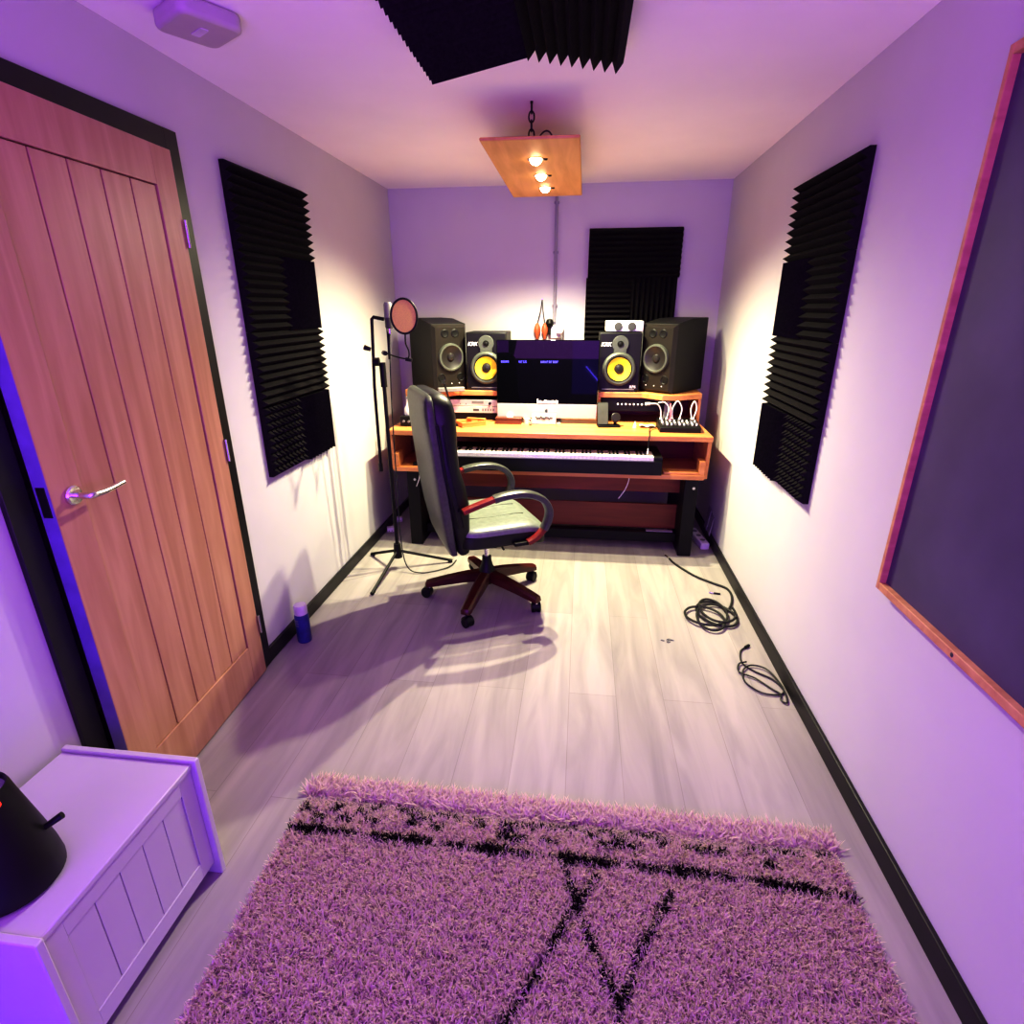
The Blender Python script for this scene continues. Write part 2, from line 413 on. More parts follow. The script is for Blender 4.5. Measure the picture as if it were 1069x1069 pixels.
for k, cyy in enumerate((2.60, 3.58)):
    ly = cyy - (BY0 + BY1) / 2
    ch = MB(); 
    nl = 4; lh = (ZC - BZ - 0.018) / (nl + 0.3)
    ch = thing('chain', '', ''); [ch.__delitem__(q) for q in ('label', 'category')]; ch.parent = lamp; ch.location = (0.0, ly, 0.016)
    for i in range(nl):
        zc = (i + 0.66) * lh; pts = []
        for t in range(14):
            a = 2 * PI * t / 14; u = 0.011 * math.cos(a); w = 0.64 * lh * math.sin(a)
            pts.append((u, 0, zc + w) if i % 2 == 0 else (0, u, zc + w))
        MB().tube(pts, 0.0032, 8, True).build('chain_link', M['blackmetal'], ch)
    MB().lathe([(0.005, ZC - BZ - 0.016 - 0.008), (0.006, ZC - BZ - 0.016)]).build('hook_plate', M['blackmetal'], ch)
MB().tube(smooth_path([(0.03, -hl + 0.10, 0.03), (0.05, -hl + 0.09, 0.045), (0.07, -hl + 0.09, 0.045), (0.09, -hl + 0.10, 0.022)]), 0.003, 6).build('flex', M['blackmetal'], lamp)

# ================================================================== BLACKBOARD
bdy0, bdy1, bdz0, bdz1 = 0.36, 1.576, 0.729, 2.029
bd = thing('blackboard', 'large dark board in a thin raw timber frame on right wall', 'blackboard', (XR, (bdy0 + bdy1) / 2, bdz0))
w = (bdy1 - bdy0) / 2; h = bdz1 - bdz0
MB().box(-0.012, 0, -w + 0.008, w - 0.008, 0.008, h - 0.008).build('board_panel', M['slate'], bd)
f2 = MB(); t = 0.022
f2.box(-0.030, 0, w - t * 0.7, w, 0, h); f2.box(-0.030, 0, -w, -w + t, 0, h)
f2.box(-0.030, 0, -w + t, w - t * 0.7, 0, t); f2.box(-0.030, 0, -w + t, w - t * 0.7, h - t, h)
f2.build('frame', M['pine'], bd, 0.002)
MB().lathe([(0.006, 0), (0.0, 0.003)], n=10, T=Matrix.Translation((-0.030, w - 0.36, 0.011)) @ Matrix.Rotation(-PI / 2, 4, 'Y')).build('knot', M['ink'], bd)

# ================================================================== BACK WALL FITTINGS
cp = thing('conduit', 'grey vertical conduit pipe running down the far wall', 'pipe', (-0.205, YB, 1.41))
MB().cyl((0, -0.013, 0), (0, -0.013, ZC - 1.41), 0.0105, n=14).build('pipe', M['pipe'], cp)
for z in (0.11, 0.45, 0.75):
    MB().box(-0.018, 0.018, -0.018, 0, z - 0.008, z + 0.008).build('saddle_clip', M['pipe'], cp, 0.004)
sk = thing('wall_socket', 'pale square wall socket with a round white plug, under conduit', 'socket', (-0.185, YB, 1.345))
MB().prism(rrect(0.043, 0.043, 0.008), 0, 0.03, T=Matrix.Rotation(PI / 2, 4, 'X')).build('face_plate', M['white'], sk, 0.003)
MB().prism(rrect(0.026, 0.034, 0.02), 0.03, 0.065, T=Matrix.Translation((0.02, 0, 0.02)) @ Matrix.Rotation(PI / 2, 4, 'X')).build('plug', M['white'], sk, 0.006)
MB().tube(smooth_path([(0.03, -0.055, -0.01), (0.04, -0.06, -0.06), (0.035, -0.04, -0.14)]), 0.004, 6).build('lead', M['grey'], sk)
# pair of orange hanging ornaments on strings
og = thing('hanging_ornament', 'pair of orange drop ornaments hung on black strings above the monitor', 'ornament', (-0.293, YB, 1.30))
MB().cyl((0, 0, 0.262), (0, -0.02, 0.262), 0.003, n=8).build('nail', M['chrome'], og)
for x in (-0.032, 0.022):
    MB().tube([(x, -0.028, 0.10), (x * 0.35, -0.02, 0.18), (0, -0.016, 0.258)], 0.0028, 6).build('string', M['cable'], og)
    MB().lathe([(0.0, -0.01), (0.008, 0.0), (0.013, 0.022), (0.024, 0.05), (0.021, 0.075), (0.011, 0.098), (0.0, 0.106)], n=18, T=Matrix.Translation((x, -0.03, 0.0))).build('drop', M['orange'], og)
ss = tag(MB().lathe([(0.0, 0.0), (0.011, 0.0), (0.010, 0.05), (0.021, 0.055), (0.029, 0.078), (0.021, 0.102), (0.0, 0.108)], n=18).build('round_knob_ornament', M['blackplastic']), 'dark round-headed knob between the orange drops and the socket', 'ornament')
ss.location = (-0.237, YB - 0.030, 1.325)

# ================================================================== STUDIO DESK
DT, DFY, DX0, DX1 = 0.785, 3.34, -1.205, 0.79
DBK = 4.12
desk = thing('studio_desk', 'wide orange-brown timber studio desk along the far wall', 'desk', ((DX0 + DX1) / 2, DFY, 0))
ox = (DX0 + DX1) / 2
def dk(b): b.T = Matrix.Translation((-ox, -DFY, 0)); return b
dk(MB()).box(DX0, DX1, DFY, DBK, DT - 0.032, DT).build('desktop', M['deskwood'], desk, 0.004)
for x0, x1 in ((DX0 + 0.002, DX0 + 0.026), (DX1 - 0.026, DX1 - 0.002)):
    T = Matrix(((0, 0, 1, 0), (1, 0, 0, 0), (0, 1, 0, 0), (0, 0, 0, 1)))
    b = dk(MB()); b.prism([(DFY + 0.012, DT - 0.033), (DFY + 0.035, 0.515), (DBK - 0.1, 0.515), (DBK - 0.1, DT - 0.033)], x0, x1, T)
    b.build('side_panel', M['deskwood'], desk, 0.003)
dk(MB()).box(DX0 + 0.027, DX1 - 0.027, DFY - 0.005, DFY + 0.42, 0.518, 0.548).build('keyboard_shelf', M['deskwood'], desk, 0.003)
for x0 in (DX0 + 0.028, DX1 - 0.028 - 0.034):
    dk(MB()).box(x0, x0 + 0.034, DFY + 0.0, DFY + 0.10, 0.549, 0.635).build('end_block', M['deskwood'], desk, 0.003)
dk(MB()).box(DX1 - 0.27, DX1 - 0.064, DFY + 0.005, DFY + 0.10, 0.549, 0.562).build('shelf_strip', M['deskwood'], desk, 0.002)
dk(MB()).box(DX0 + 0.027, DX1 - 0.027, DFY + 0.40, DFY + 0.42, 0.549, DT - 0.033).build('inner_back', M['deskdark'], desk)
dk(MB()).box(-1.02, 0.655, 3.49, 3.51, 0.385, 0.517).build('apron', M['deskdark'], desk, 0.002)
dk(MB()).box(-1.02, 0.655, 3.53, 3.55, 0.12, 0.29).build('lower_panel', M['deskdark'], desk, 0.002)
dk(MB()).box(-1.02, 0.655, 3.47, 3.53, 0.045, 0.112).build('crossbar', M['blackmetal'], desk, 0.004)
for x0 in (-1.105, 0.657):
    lg = dk(MB()).box(x0, x0 + 0.082, DFY + 0.02, DFY + 0.60, 0.0, 0.514).build('leg', M['blackmetal'], desk, 0.006)
    MB(Matrix.Translation((-ox, -DFY, 0))).cyl((x0 + 0.055, DFY + 0.021, 0.46), (x0 + 0.055, DFY + 0.014, 0.46), 0.009, n=12).build('bolt', M['chrome'], lg)
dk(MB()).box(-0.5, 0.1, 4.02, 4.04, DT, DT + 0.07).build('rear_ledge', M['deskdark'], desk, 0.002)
# raised rack shelves (part of the desk)
SZ, SFY = 0.985, 3.72
for sgn, x0, x1 in ((1, 0.113, 0.775), (-1, -1.19, -0.53)):
    xin, xout = (x0, x1) if sgn > 0 else (x1, x0)
    poly = [(xin, SFY), (xin + sgn * 0.285, SFY), (xin + sgn * 0.40, SFY - 0.10), (xin + sgn * 0.50, SFY - 0.10), (xout, SFY - 0.0), (xout, 4.13), (xin, 4.13)]
    if sgn < 0: poly = poly[::-1]
    sh = dk(MB()).prism(poly, SZ - 0.034, SZ).build('rack_shelf', M['deskwood'], desk, 0.003)
    for xa in (xin, xout - sgn * 0.02):
        dk(MB()).box(min(xa, xa + sgn * 0.02), max(xa, xa + sgn * 0.02), SFY + 0.008, 4.10, DT, SZ - 0.034).build('rack_side', M['deskwood'], desk, 0.002)
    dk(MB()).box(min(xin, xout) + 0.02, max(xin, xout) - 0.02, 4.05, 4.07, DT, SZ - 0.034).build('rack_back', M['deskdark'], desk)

# ---- rack gear
def rack_unit(x0, x1, z0, z1, name, label, m, cat='rack unit', depth=0.22, y=SFY + 0.015, bevel=0.002):
    t = thing(name, label, cat, ((x0 + x1) / 2, y, z0))
    w = (x1 - x0) / 2
    MB().box(-w + 0.02, w - 0.02, 0.006, depth, 0.001, z1 - z0 - 0.001).build('case', M['blackmetal'], t)
    MB().box(-w, w, 0, 0.006, 0, z1 - z0).build('front_panel', m, t, bevel)
    return t
RX0, RX1 = -1.03, -0.555
ru = rack_unit(RX0, RX1, 0.878, 0.922, 'rack_unit', 'upper silver rack unit with display and black knob, under left shelf', M['silver'])
MB().box(0.06, 0.14, -0.002, 0, 0.018, 0.034).build('display', M['grey'], ru)
MB().cyl((0.185, 0, 0.02), (0.185, -0.014, 0.02), 0.009, n=14).build('knob', M['blackplastic'], ru)
for x in (-0.02, 0.02): MB().cyl((x, 0, 0.016), (x, -0.003, 0.016), 0.004, n=10).build('button', M['grey'], ru)
ru = rack_unit(RX0, RX1, 0.832, 0.876, 'rack_unit', 'lower silver rack unit with small dark badge, under left shelf', M['silver'])
MB().box(0.068, 0.108, -0.002, 0, 0.014, 0.028).build('badge', M['ink'], ru)
for i in range(5): MB().box(0.13 + i * 0.018, 0.14 + i * 0.018, -0.001, 0, 0.014, 0.03).build('slot', M['grey'], ru)
tag(MB().box(RX0, RX1, SFY + 0.03, SFY + 0.22, DT, 0.83).build('blank_rack_unit', M['blackmetal'], None, 0.002), 'black blank-fronted rack drawer beneath the silver rack units', 'rack drawer')
ru = rack_unit(0.140, 0.622, 0.862, 0.948, 'rack_unit', 'black rack unit with a row of small white knobs, under right shelf', M['blackplastic'])
for i in range(8):
    MB().cyl((-0.135 + i * 0.026, 0, 0.045), (-0.135 + i * 0.026, -0.012, 0.045), 0.0062 if i % 2 else 0.0072, 0.005, n=12).build('knob', M['white'], ru)

# ================================================================== SPEAKERS
ROTY = Matrix.Rotation(PI / 2, 4, 'X')   # local Z of lathe -> -Y (towards viewer)
def yellow_speaker():
    t = thing('studio_monitor', '', 'speaker')
    W, H, D = 0.134, 0.372, 0.26
    MB().box(-W, W, 0, D, 0.008, H).build('cabinet', M['blackplastic'], t, 0.008, seg=3)
    MB().box(-W + 0.02, W - 0.02, 0.02, D - 0.02, 0, 0.008).build('foot_pad', M['grey'], t)
    def at(x, z, y=0): return Matrix.Translation((x, y, z)) @ ROTY
    wz, tz = 0.147, 0.302
    k = MB()
    k.lathe([(0.076, 0.0165), (0.080, 0.020), (0.092, 0.022), (0.102, 0.016), (0.107, 0.0)], 40, at(0, wz), caps=False)
    k.build('woofer_surround', M['rubber'], t)
    k = MB(); k.prism([(0.052 * math.cos(a), 0.052 * math.sin(a)) for a in [2 * PI * i / 32 for i in range(32)]], 0, 0.0075, at(0, tz))
    k.box(-0.04, 0.04, -0.0072, 0, wz + 0.085, tz)
    k.build('tweeter_plate', M['rubber'], t, 0.002)
    MB().lathe([(0.030, 0.001), (0.055, 0.008), (0.074, 0.0165), (0.077, 0.017)], 40, at(0, wz), caps=False).build('woofer_cone', M['yellow'], t)
    MB().lathe([(0.074, 0.0168), (0.077, 0.0205), (0.081, 0.0215)], 40, at(0, wz), caps=False).build('cone_edge', M['blackplastic'], t)
    MB().lathe([(0.031, 0.001), (0.026, 0.010), (0.013, 0.016), (0.0, 0.018)], 24, at(0, wz)).build('dust_cap', M['graycone'], t)
    MB().lathe([(0.020, 0.0075), (0.019, 0.011), (0.0145, 0.0095), (0.012, 0.013), (0.0, 0.0165)], 20, at(0, tz)).build('tweeter_dome', M['blackplastic'], t)
    bl = MB()
    bl.box(-W + 0.03, W - 0.03, -0.001, 0.001, 0.014, 0.022).build('port_slot', M['grey'], t)
    text_part('logo', 'KRK', 0.034, M['white'], t, (-0.090, -0.001, tz - 0.004), (PI / 2, 0, 0), shear=0.2)
    text_part('model_badge', 'RP6', 0.026, M['white'], t, (0.093, -0.001, 0.034), (PI / 2, 0, 0))
    return t
def dark_speaker(mirror):
    t = thing('studio_monitor', '', 'speaker')
    W, H, D = 0.125, 0.424, 0.40
    TP = Matrix(((0, 0, 1, 0), (1, 0, 0, 0), (0, 1, 0, 0), (0, 0, 0, 1)))
    MB().prism([(0.02, 0), (D, 0), (D, H + 0.034), (0.20, H + 0.030), (0.02, H)], -W, W, TP).build('cabinet', M['vinyl'], t, 0.005)
    b = MB(); b.loft([[(-W + 0.002, 0.022, 0.002), (W - 0.002, 0.022, 0.002), (W - 0.002, 0.022, H - 0.002), (-W + 0.002, 0.022, H - 0.002)],
                      [(-W + 0.022, 0, 0.02), (W - 0.022, 0, 0.02), (W - 0.022, 0, H - 0.022), (-W + 0.022, 0, H - 0.022)]])
    b.build('front_baffle', M['baffle'], t)
    def at(x, z, y=0): return Matrix.Translation((x, y, z)) @ ROTY
    wz = 0.215
    MB().lathe([(0.072, 0.015), (0.076, 0.019), (0.086, 0.018), (0.090, 0.0)], 40, at(0, wz), caps=False).build('woofer_surround', M['rubber'], t)
    MB().lathe([(0.026, 0.001), (0.05, 0.006), (0.073, 0.016)], 40, at(0, wz), caps=False).build('woofer_cone', M['graycone'], t)
    MB().lathe([(0.028, 0.001), (0.020, 0.011), (0.0, 0.015)], 24, at(0, wz)).build('dust_cap', M['chrome'] if False else M['graycone'], t)
    for x in (-0.036, 0.036):
        MB().lathe([(0.012, 0.0015), (0.022, 0.004), (0.028, 0.0)], 24, at(x, 0.365)).build('tweeter', M['blackplastic'], t)
    for x in (-0.07, 0.07):
        MB().lathe([(0.0, 0.0005), (0.020, 0.0008), (0.024, 0.004), (0.028, 0.0)], 24, at(x, 0.085)).build('bass_port', M['blackplastic'], t)
    for x in (-0.06, 0.0, 0.055):
        MB().lathe([(0.0035, 0.0), (0.0035, 0.003), (0.0, 0.004)], 10, at(x, 0.045)).build('indicator', M['white'], t)
    return t
kl = yellow_speaker(); kl.location = (-0.628, SFY + 0.018, SZ); kl['label'] = 'yellow-coned black speaker half hidden behind the monitor, on left shelf'; kl['group'] = 'yellow-coned speakers'
kr = copy_tree(kl); kr.location = (0.240, SFY + 0.018, SZ); kr['label'] = 'yellow-coned black speaker with a white box on top, on right shelf'
bl = dark_speaker(False); a = R(40)
bl['label'] = 'large dark two-way speaker on the left shelf, turned towards the chair'; bl['group'] = 'large dark speakers'
br = copy_tree(bl); br['label'] = 'large dark two-way speaker on the right shelf, beside the right wall'
# right: near corner is its right-front corner
def place(o, corner, ang, side):
    # local front edge along X; side=+1: local (+.125, 0) is the near corner
    rot = Matrix.Rotation(ang, 3, 'Z'); off = rot @ Vector((side * 0.125, 0.0, 0)); o.rotation_euler = (0, 0, ang)
    o.location = (corner[0] - off.x, corner[1] - off.y, SZ)
place(br, (0.566, 3.645), -R(38), 1)
place(bl, (-0.962, 3.645), R(38), -1)
pad = tag(MB().box(-0.11, 0.11, 0.0, 0.04, 0, 0.028).build('isolation_block', M['grey'], None, 0.004), 'grey block lying on the left shelf in front of the yellow-coned speaker', 'block')
pad.location = (-0.845, 3.635, SZ); pad.rotation_euler = (0, 0, R(24)); pad.scale = (0.8, 1, 1)

ib = thing('audio_box', 'white box with two dark round dials, on the right yellow-coned speaker', 'audio device', (0.262, SFY + 0.05, SZ + 0.372))
MB().box(-0.118, 0.118, 0, 0.17, 0.004, 0.068).build('casing', M['white'], ib, 0.006)
for x in (-0.04, 0.045):
    MB().lathe([(0.026, 0), (0.024, 0.005), (0.0, 0.006)], 24, Matrix.Translation((x, 0, 0.034)) @ ROTY).build('dial', M['ink'], ib)
for x in (-0.08, 0.08): MB().box(x - 0.02, x + 0.02, 0.03, 0.14, 0, 0.004).build('foot', M['grey'], ib)

# ================================================================== COMPUTER
IY = 3.655
im = thing('desktop_computer', 'wide silver-chinned desktop computer with dark screen at desk centre', 'computer', (-0.2195, IY, DT))
W = 0.328
MB().box(-W, W, 0, 0.012, 0.130, 0.530).build('screen', M['screen'], im, 0.004)
MB().box(-W, W, 0.0005, 0.012, 0.034, 0.129).build('chin', M['alu'], im, 0.004)
b = MB(); b.loft([[(-W + 0.005, 0.012, 0.04), (W - 0.005, 0.012, 0.04), (W - 0.005, 0.012, 0.525), (-W + 0.005, 0.012, 0.525)], [(-0.17, 0.05, 0.16), (0.17, 0.05, 0.16), (0.17, 0.05, 0.42), (-0.17, 0.05, 0.42)]])
b.build('rear_shell', M['alu'], im)
b = MB(); b.box(-0.095, 0.095, -0.012, 0.17, 0, 0.006); b.loft([[(-0.09, 0.16, 0.006), (0.09, 0.16, 0.006), (0.09, 0.168, 0.006), (-0.09, 0.168, 0.006)], [(-0.07, 0.045, 0.24), (0.07, 0.045, 0.24), (0.07, 0.053, 0.24), (-0.07, 0.053, 0.24)]])
b.build('stand', M['alu'], im, 0.002)
lg = MB(); T = Matrix.Translation((0, -0.0002, 0.083)) @ ROTY
pts = [(0.0095 * math.cos(t) * (1 if not (-0.5 < t < 0.5) else 0.72), 0.0095 * math.sin(t) * 1.05) for t in [-PI + 2 * PI * i / 36 for i in range(36)]]
lg.prism(pts, 0, 0.0012, T); lg.prism([(0.0, 0.0115), (0.0045, 0.016), (0.004, 0.011)], 0, 0.0012, T)
lg.build('logo', M['ink'], im)
dz = MB()
random.seed(3)
x = -0.062
while x < 0.066:
    wd = random.uniform(0.006, 0.011); hh = random.uniform(0.010, 0.022) if x > -0.055 else 0.028
    dz.box(x, x + wd, -0.0012, 0.0, 0.133, 0.133 + hh); x += wd + 0.001
dz.build('dock_icons', M['dock'], im)
tx = MB()
def glyphs(x0, n, adv, h, z):
    for i in range(n):
        x = x0 + i * adv; k = random.randint(0, 3)
        tx.box(x, x + adv * 0.18, -0.001, 0, z, z + h)
        if k != 1: tx.box(x, x + adv * 0.62, -0.001, 0, z + h * 0.82, z + h)
        if k != 2: tx.box(x + adv * 0.5, x + adv * 0.68, -0.001, 0, z, z + h * (0.9 if k else 0.5))
        if k % 2: tx.box(x, x + adv * 0.62, -0.001, 0, z + h * 0.4, z + h * 0.55)
glyphs(-0.298, 4, 0.0135, 0.014, 0.388); glyphs(-0.182, 4, 0.0135, 0.014, 0.388); glyphs(-0.042, 9, 0.0130, 0.014, 0.388)
tx.build('screen_text', M['bluetext'], im)

# ---- small things on the desk
cd = thing('desk_card', 'white lettered box card propped in front of the computer', 'card', (-0.233, 3.615, DT), 0, rot=(R(-8), 0, 0))
MB().box(-0.080, 0.080, 0, 0.020, 0.006, 0.074).build('card_face', M['paper'], cd, 0.002)
MB().box(-0.084, 0.084, -0.006, 0.026, 0, 0.007).build('card_base', M['grey'], cd, 0.002)
sc = []
for i in range(46):
    u = i / 45; sc.append((-0.055 + 0.11 * u, -0.001, 0.043 + 0.006 * math.sin(u * 44) * (0.6 + 0.4 * math.sin(u * 9)) + 0.004 * math.cos(u * 19)))
MB().tube(sc, [0.0030 + 0.003 * math.exp(-((i - 22) / 9) ** 2) for i in range(46)], 5).build('script_lettering', M['ink'], cd)
bx = thing('wooden_box', 'dark brown lidded wooden box left of the white card, glass dome on it', 'box', (-0.466, 3.60, DT))
MB().box(-0.085, 0.085, 0, 0.10, 0, 0.030).build('box_body', M['brownbox'], bx, 0.002)
MB().box(-0.087, 0.087, -0.002, 0.102, 0.031, 0.042).build('box_lid', M['brownbox'], bx, 0.002)
tag(MB().lathe([(0.024, 0), (0.022, 0.012), (0.010, 0.022), (0.007, 0.030), (0.0, 0.036)], 24, Matrix.Translation((-0.462, 3.645, DT + 0.042))).build('glass_dome', M['glass']), 'small pale dome standing on the dark brown wooden box', 'dome')
cp2 = thing('small_cup', 'small white cup between the dark box and white card', 'cup', (-0.349, 3.645, DT))
MB().lathe([(0.0, 0.0), (0.016, 0.0), (0.021, 0.034), (0.019, 0.034), (0.014, 0.004), (0.0, 0.004)], 22).build('cup_body', M['white'], cp2)
MB().tube(smooth_path([(0.019, 0, 0.028), (0.030, 0, 0.026), (0.030, 0, 0.012), (0.017, 0, 0.009)]), 0.0022, 6).build('cup_handle', M['white'], cp2)
tag(MB().lathe([(0.009, 0), (0.010, 0.008), (0.006, 0.012), (0.0, 0.013)], 16, Matrix.Translation((-0.318, 3.585, DT))).build('desk_button', M['rubber']), 'tiny grey-green round knob lying before the white card', 'knob')
tr = thing('wooden_tray', 'orange-brown shallow open wooden tray beside the chair back', 'tray', (-0.708, 3.545, DT), R(36))
b = MB(); b.box(-0.085, 0.085, -0.055, 0.055, 0, 0.006)
for q in ((-0.085, 0.085, -0.055, -0.047), (-0.085, 0.085, 0.047, 0.055), (-0.085, -0.077, -0.047, 0.047), (0.077, 0.085, -0.047, 0.047)): b.box(*q, 0.006, 0.032)
b.build('tray_body', M['tray'], tr, 0.0015)
tag(MB().box(-0.065, 0.065, -0.012, 0.012, 0, 0.010).build('wooden_stick', M['tray'], None, 0.003), 'flat orange wooden stick laid across the tray', 'stick')
bpy.data.objects['wooden_stick'].location = (-0.675, 3.575, DT + 0.033); bpy.data.objects['wooden_stick'].rotation_euler = (0, 0, R(-12))
# dock and phone
dc = thing('phone_dock', 'low black charging dock plate with a dark puck, right of monitor', 'dock', (0.185, 3.60, DT), R(8))
MB().prism(rrect(0.072, 0.042, 0.01), 0, 0.010).build('base_plate', M['blackplastic'], dc, 0.002)
MB().cyl((0.045, 0.01, 0.010), (0.045, 0.012, 0.055), 0.010, n=12).build('stem', M['blackplastic'], dc)
MB().lathe([(0.030, 0), (0.031, 0.010), (0.026, 0.014), (0, 0.015)], 24, Matrix.Translation((0.045, 0.004, 0.055)) @ Matrix.Rotation(R(70), 4, 'X')).build('charging_puck', M['graycone'], dc)
ph = thing('mobile_phone', 'grey-faced mobile phone leaning upright on the charging dock', 'phone', (0.148, 3.584, DT + 0.011), rot=(R(-16), 0, R(8)))
MB().prism(rrect(0.036, 0.0725, 0.008), 0, 0.008, T=Matrix.Translation((0, 0, 0.0725)) @ ROTY).build('phone_body', M['blackplastic'], ph, 0.002)
MB().prism(rrect(0.033, 0.068, 0.006), 0.008, 0.0088, T=Matrix.Translation((0, 0, 0.0725)) @ ROTY).build('phone_screen', M['rubber'], ph)
# mixer
mx = thing('mixer', 'small black mixer with pale knobs at desktop right end', 'mixer', (0.612, 3.44, DT))
T = Matrix(((0, 0, 1, 0), (1, 0, 0, 0), (0, 1, 0, 0), (0, 0, 0, 1)))
MB().prism([(0, 0), (0, 0.030), (0.02, 0.038), (0.19, 0.055), (0.20, 0.055), (0.20, 0)], -0.122, 0.122, T).build('casing', M['blackplastic'], mx, 0.003)
for j in range(3):
    for i in range(9):
        x = -0.10 + i * 0.025; y = 0.035 + j * 0.035; z = 0.0395 + (y - 0.02) * 0.1
        MB().cyl((x, y, z), (x, y - 0.001, z + 0.012), 0.0065, 0.005, n=10).build('knob', M['white'] if (i + j) % 3 else M['grey'], mx)
for i in range(4):
    x = -0.09 + i * 0.06
    MB().cyl((x, 0.165, 0.053), (x, 0.165, 0.058), 0.009, n=12).build('jack', M['chrome'], mx)
def cablething(name, label, cat, pts, r, m, n=7, group=None, plug=None):
    t = thing(name, label, cat, pts[0], group=group)
    o = Vector(pts[0]); P = [Vector(p) - o for p in smooth_path(pts, 7)]
    MB().tube(P, r, n).build('cord', m, t)
    for e in plug or []:
        a = P[0] if e == 0 else P[-1]; bb_ = P[1] if e == 0 else P[-2]; d = (a - bb_).normalized()
        MB().cyl(a, a + d * 0.03, r * 2.0, n=10).build('plug', M['blackplastic'] if m is M['cable'] else m, t)
    return t
mz = DT + 0.062; my = 3.605; gx = 0.612
cablething('patch_cable', 'white cable arching left out of the mixer, highest end free', 'cable', [(gx - 0.10, my, mz), (gx - 0.105, my + 0.005, mz + 0.05), (gx - 0.13, my, mz + 0.085), (gx - 0.175, my - 0.01, mz + 0.088)], 0.0045, M['whitecable'], plug=[0, 1])
cablething('patch_cable', 'white cable arching over the pink one, left of mixer', 'cable', [(gx - 0.062, my, mz), (gx - 0.055, my + 0.005, mz + 0.06), (gx - 0.085, my + 0.01, mz + 0.095), (gx - 0.12, my + 0.03, mz + 0.088)], 0.004, M['whitecable'], plug=[0])
cablething('patch_cable', 'pink cable standing straight up from the mixer', 'cable', [(gx - 0.045, my - 0.02, mz - 0.005), (gx - 0.045, my - 0.01, mz + 0.05), (gx - 0.043, my + 0.03, mz + 0.085)], 0.005, M['pink'], plug=[0])
cablething('patch_cable', 'white cable in a wide loop at the mixer middle', 'cable', [(gx - 0.03, my, mz), (gx - 0.032, my, mz + 0.06), (gx - 0.005, my, mz + 0.105), (gx + 0.025, my, mz + 0.06), (gx + 0.018, my, mz)], 0.0045, M['whitecable'], plug=[0, 1])
cablething('patch_cable', 'white cable in a narrow loop at the mixer right end', 'cable', [(gx + 0.09, my, mz), (gx + 0.080, my, mz + 0.06), (gx + 0.098, my, mz + 0.105), (gx + 0.115, my, mz + 0.06), (gx + 0.102, my, mz)], 0.0045, M['whitecable'], plug=[0, 1])
gs = tag(MB().box(-0.018, 0.018, -0.004, 0.004, 0, 0.155).build('grey_strip', M['grey'], None, 0.002), 'narrow grey strip standing upright behind the mixer', 'strip')
gs.location = (0.545, 3.662, DT); gs.rotation_euler = (R(-10), R(6), 0)
tag(MB().lathe([(0.013, 0), (0.011, 0.010), (0.004, 0.032), (0.0, 0.040)], 18, Matrix.Translation((0.352, 3.585, DT))).build('small_cone', M['glass']), 'small pale cone standing between dock and mixer', 'cone')
b = MB(); 
pv = []; pf = []
for j in range(7):
    for i in range(9):
        pv.append((-0.05 + i * 0.0125, -0.03 + j * 0.01, 0.005 + 0.006 * math.sin(i * 1.3 + j) * math.cos(j * 0.9)+0.006))
for j in range(6):
    for i in range(8): pf.append((j * 9 + i, j * 9 + i + 1, j * 9 + i + 10, j * 9 + i + 9))
b._add(pv, pf); pp = b.build('crumpled_paper', M['paper']); pp.location = (0.43, 3.60, DT); tag(pp, 'crumpled white paper on the desk left of the mixer', 'paper')
cablething('audio_lead', 'thin black lead hanging over desk front edge, pale tip', 'cable', [(0.485, 3.57, DT + 0.008), (0.44, 3.50, DT + 0.012), (0.425, 3.42, DT + 0.008), (0.418, 3.335, DT + 0.004), (0.415, 3.329, DT - 0.03), (0.415, 3.332, DT - 0.075)], 0.003, M['cable'])
MB().cyl((-0.07, -0.238, -0.083), (-0.07, -0.238, -0.115), 0.004, n=8).build('tip', M['white'], bpy.data.objects['audio_lead'])
# left end: black box, glass bottle, small stand rod
lb = thing('small_amplifier', 'small black box at desktop left end behind the chair', 'amplifier', (-1.105, 3.46, DT))
MB().box(-0.05, 0.06, 0, 0.12, 0.003, 0.065).build('casing', M['blackplastic'], lb, 0.004)
for x in (-0.025, 0.01): MB().cyl((x, 0, 0.034), (x, -0.010, 0.034), 0.008, n=12).build('knob', M['grey'], lb)
bo = thing('glass_bottle', 'slim pale glass bottle standing on the small black box', 'bottle', (-1.115, 3.52, DT + 0.065))
MB().lathe([(0.0, 0), (0.022, 0), (0.024, 0.006), (0.024, 0.045), (0.010, 0.066), (0.009, 0.10), (0.011, 0.104)], 20).build('bottle_body', M['glass'], bo)
MB().lathe([(0.011, 0.104), (0.011, 0.118), (0.0, 0.119)], 16).build('stopper', M['grey'], bo)
rd = thing('slanted_stand', 'thin black slanted arm rising from the desk behind the chair', 'stand', (-0.80, 3.54, DT))
MB().lathe([(0.035, 0), (0.035, 0.012), (0.012, 0.018), (0, 0.02)], 20).build('base', M['blackmetal'], rd)
MB().cyl((0, 0, 0.012), (-0.075, 0.012, 0.27), 0.006, n=10).build('rod', M['blackmetal'], rd)
MB().cyl((-0.075, -0.008, 0.275), (-0.085, 0.03, 0.262), 0.013, n=12).build('joint', M['blackmetal'], rd)
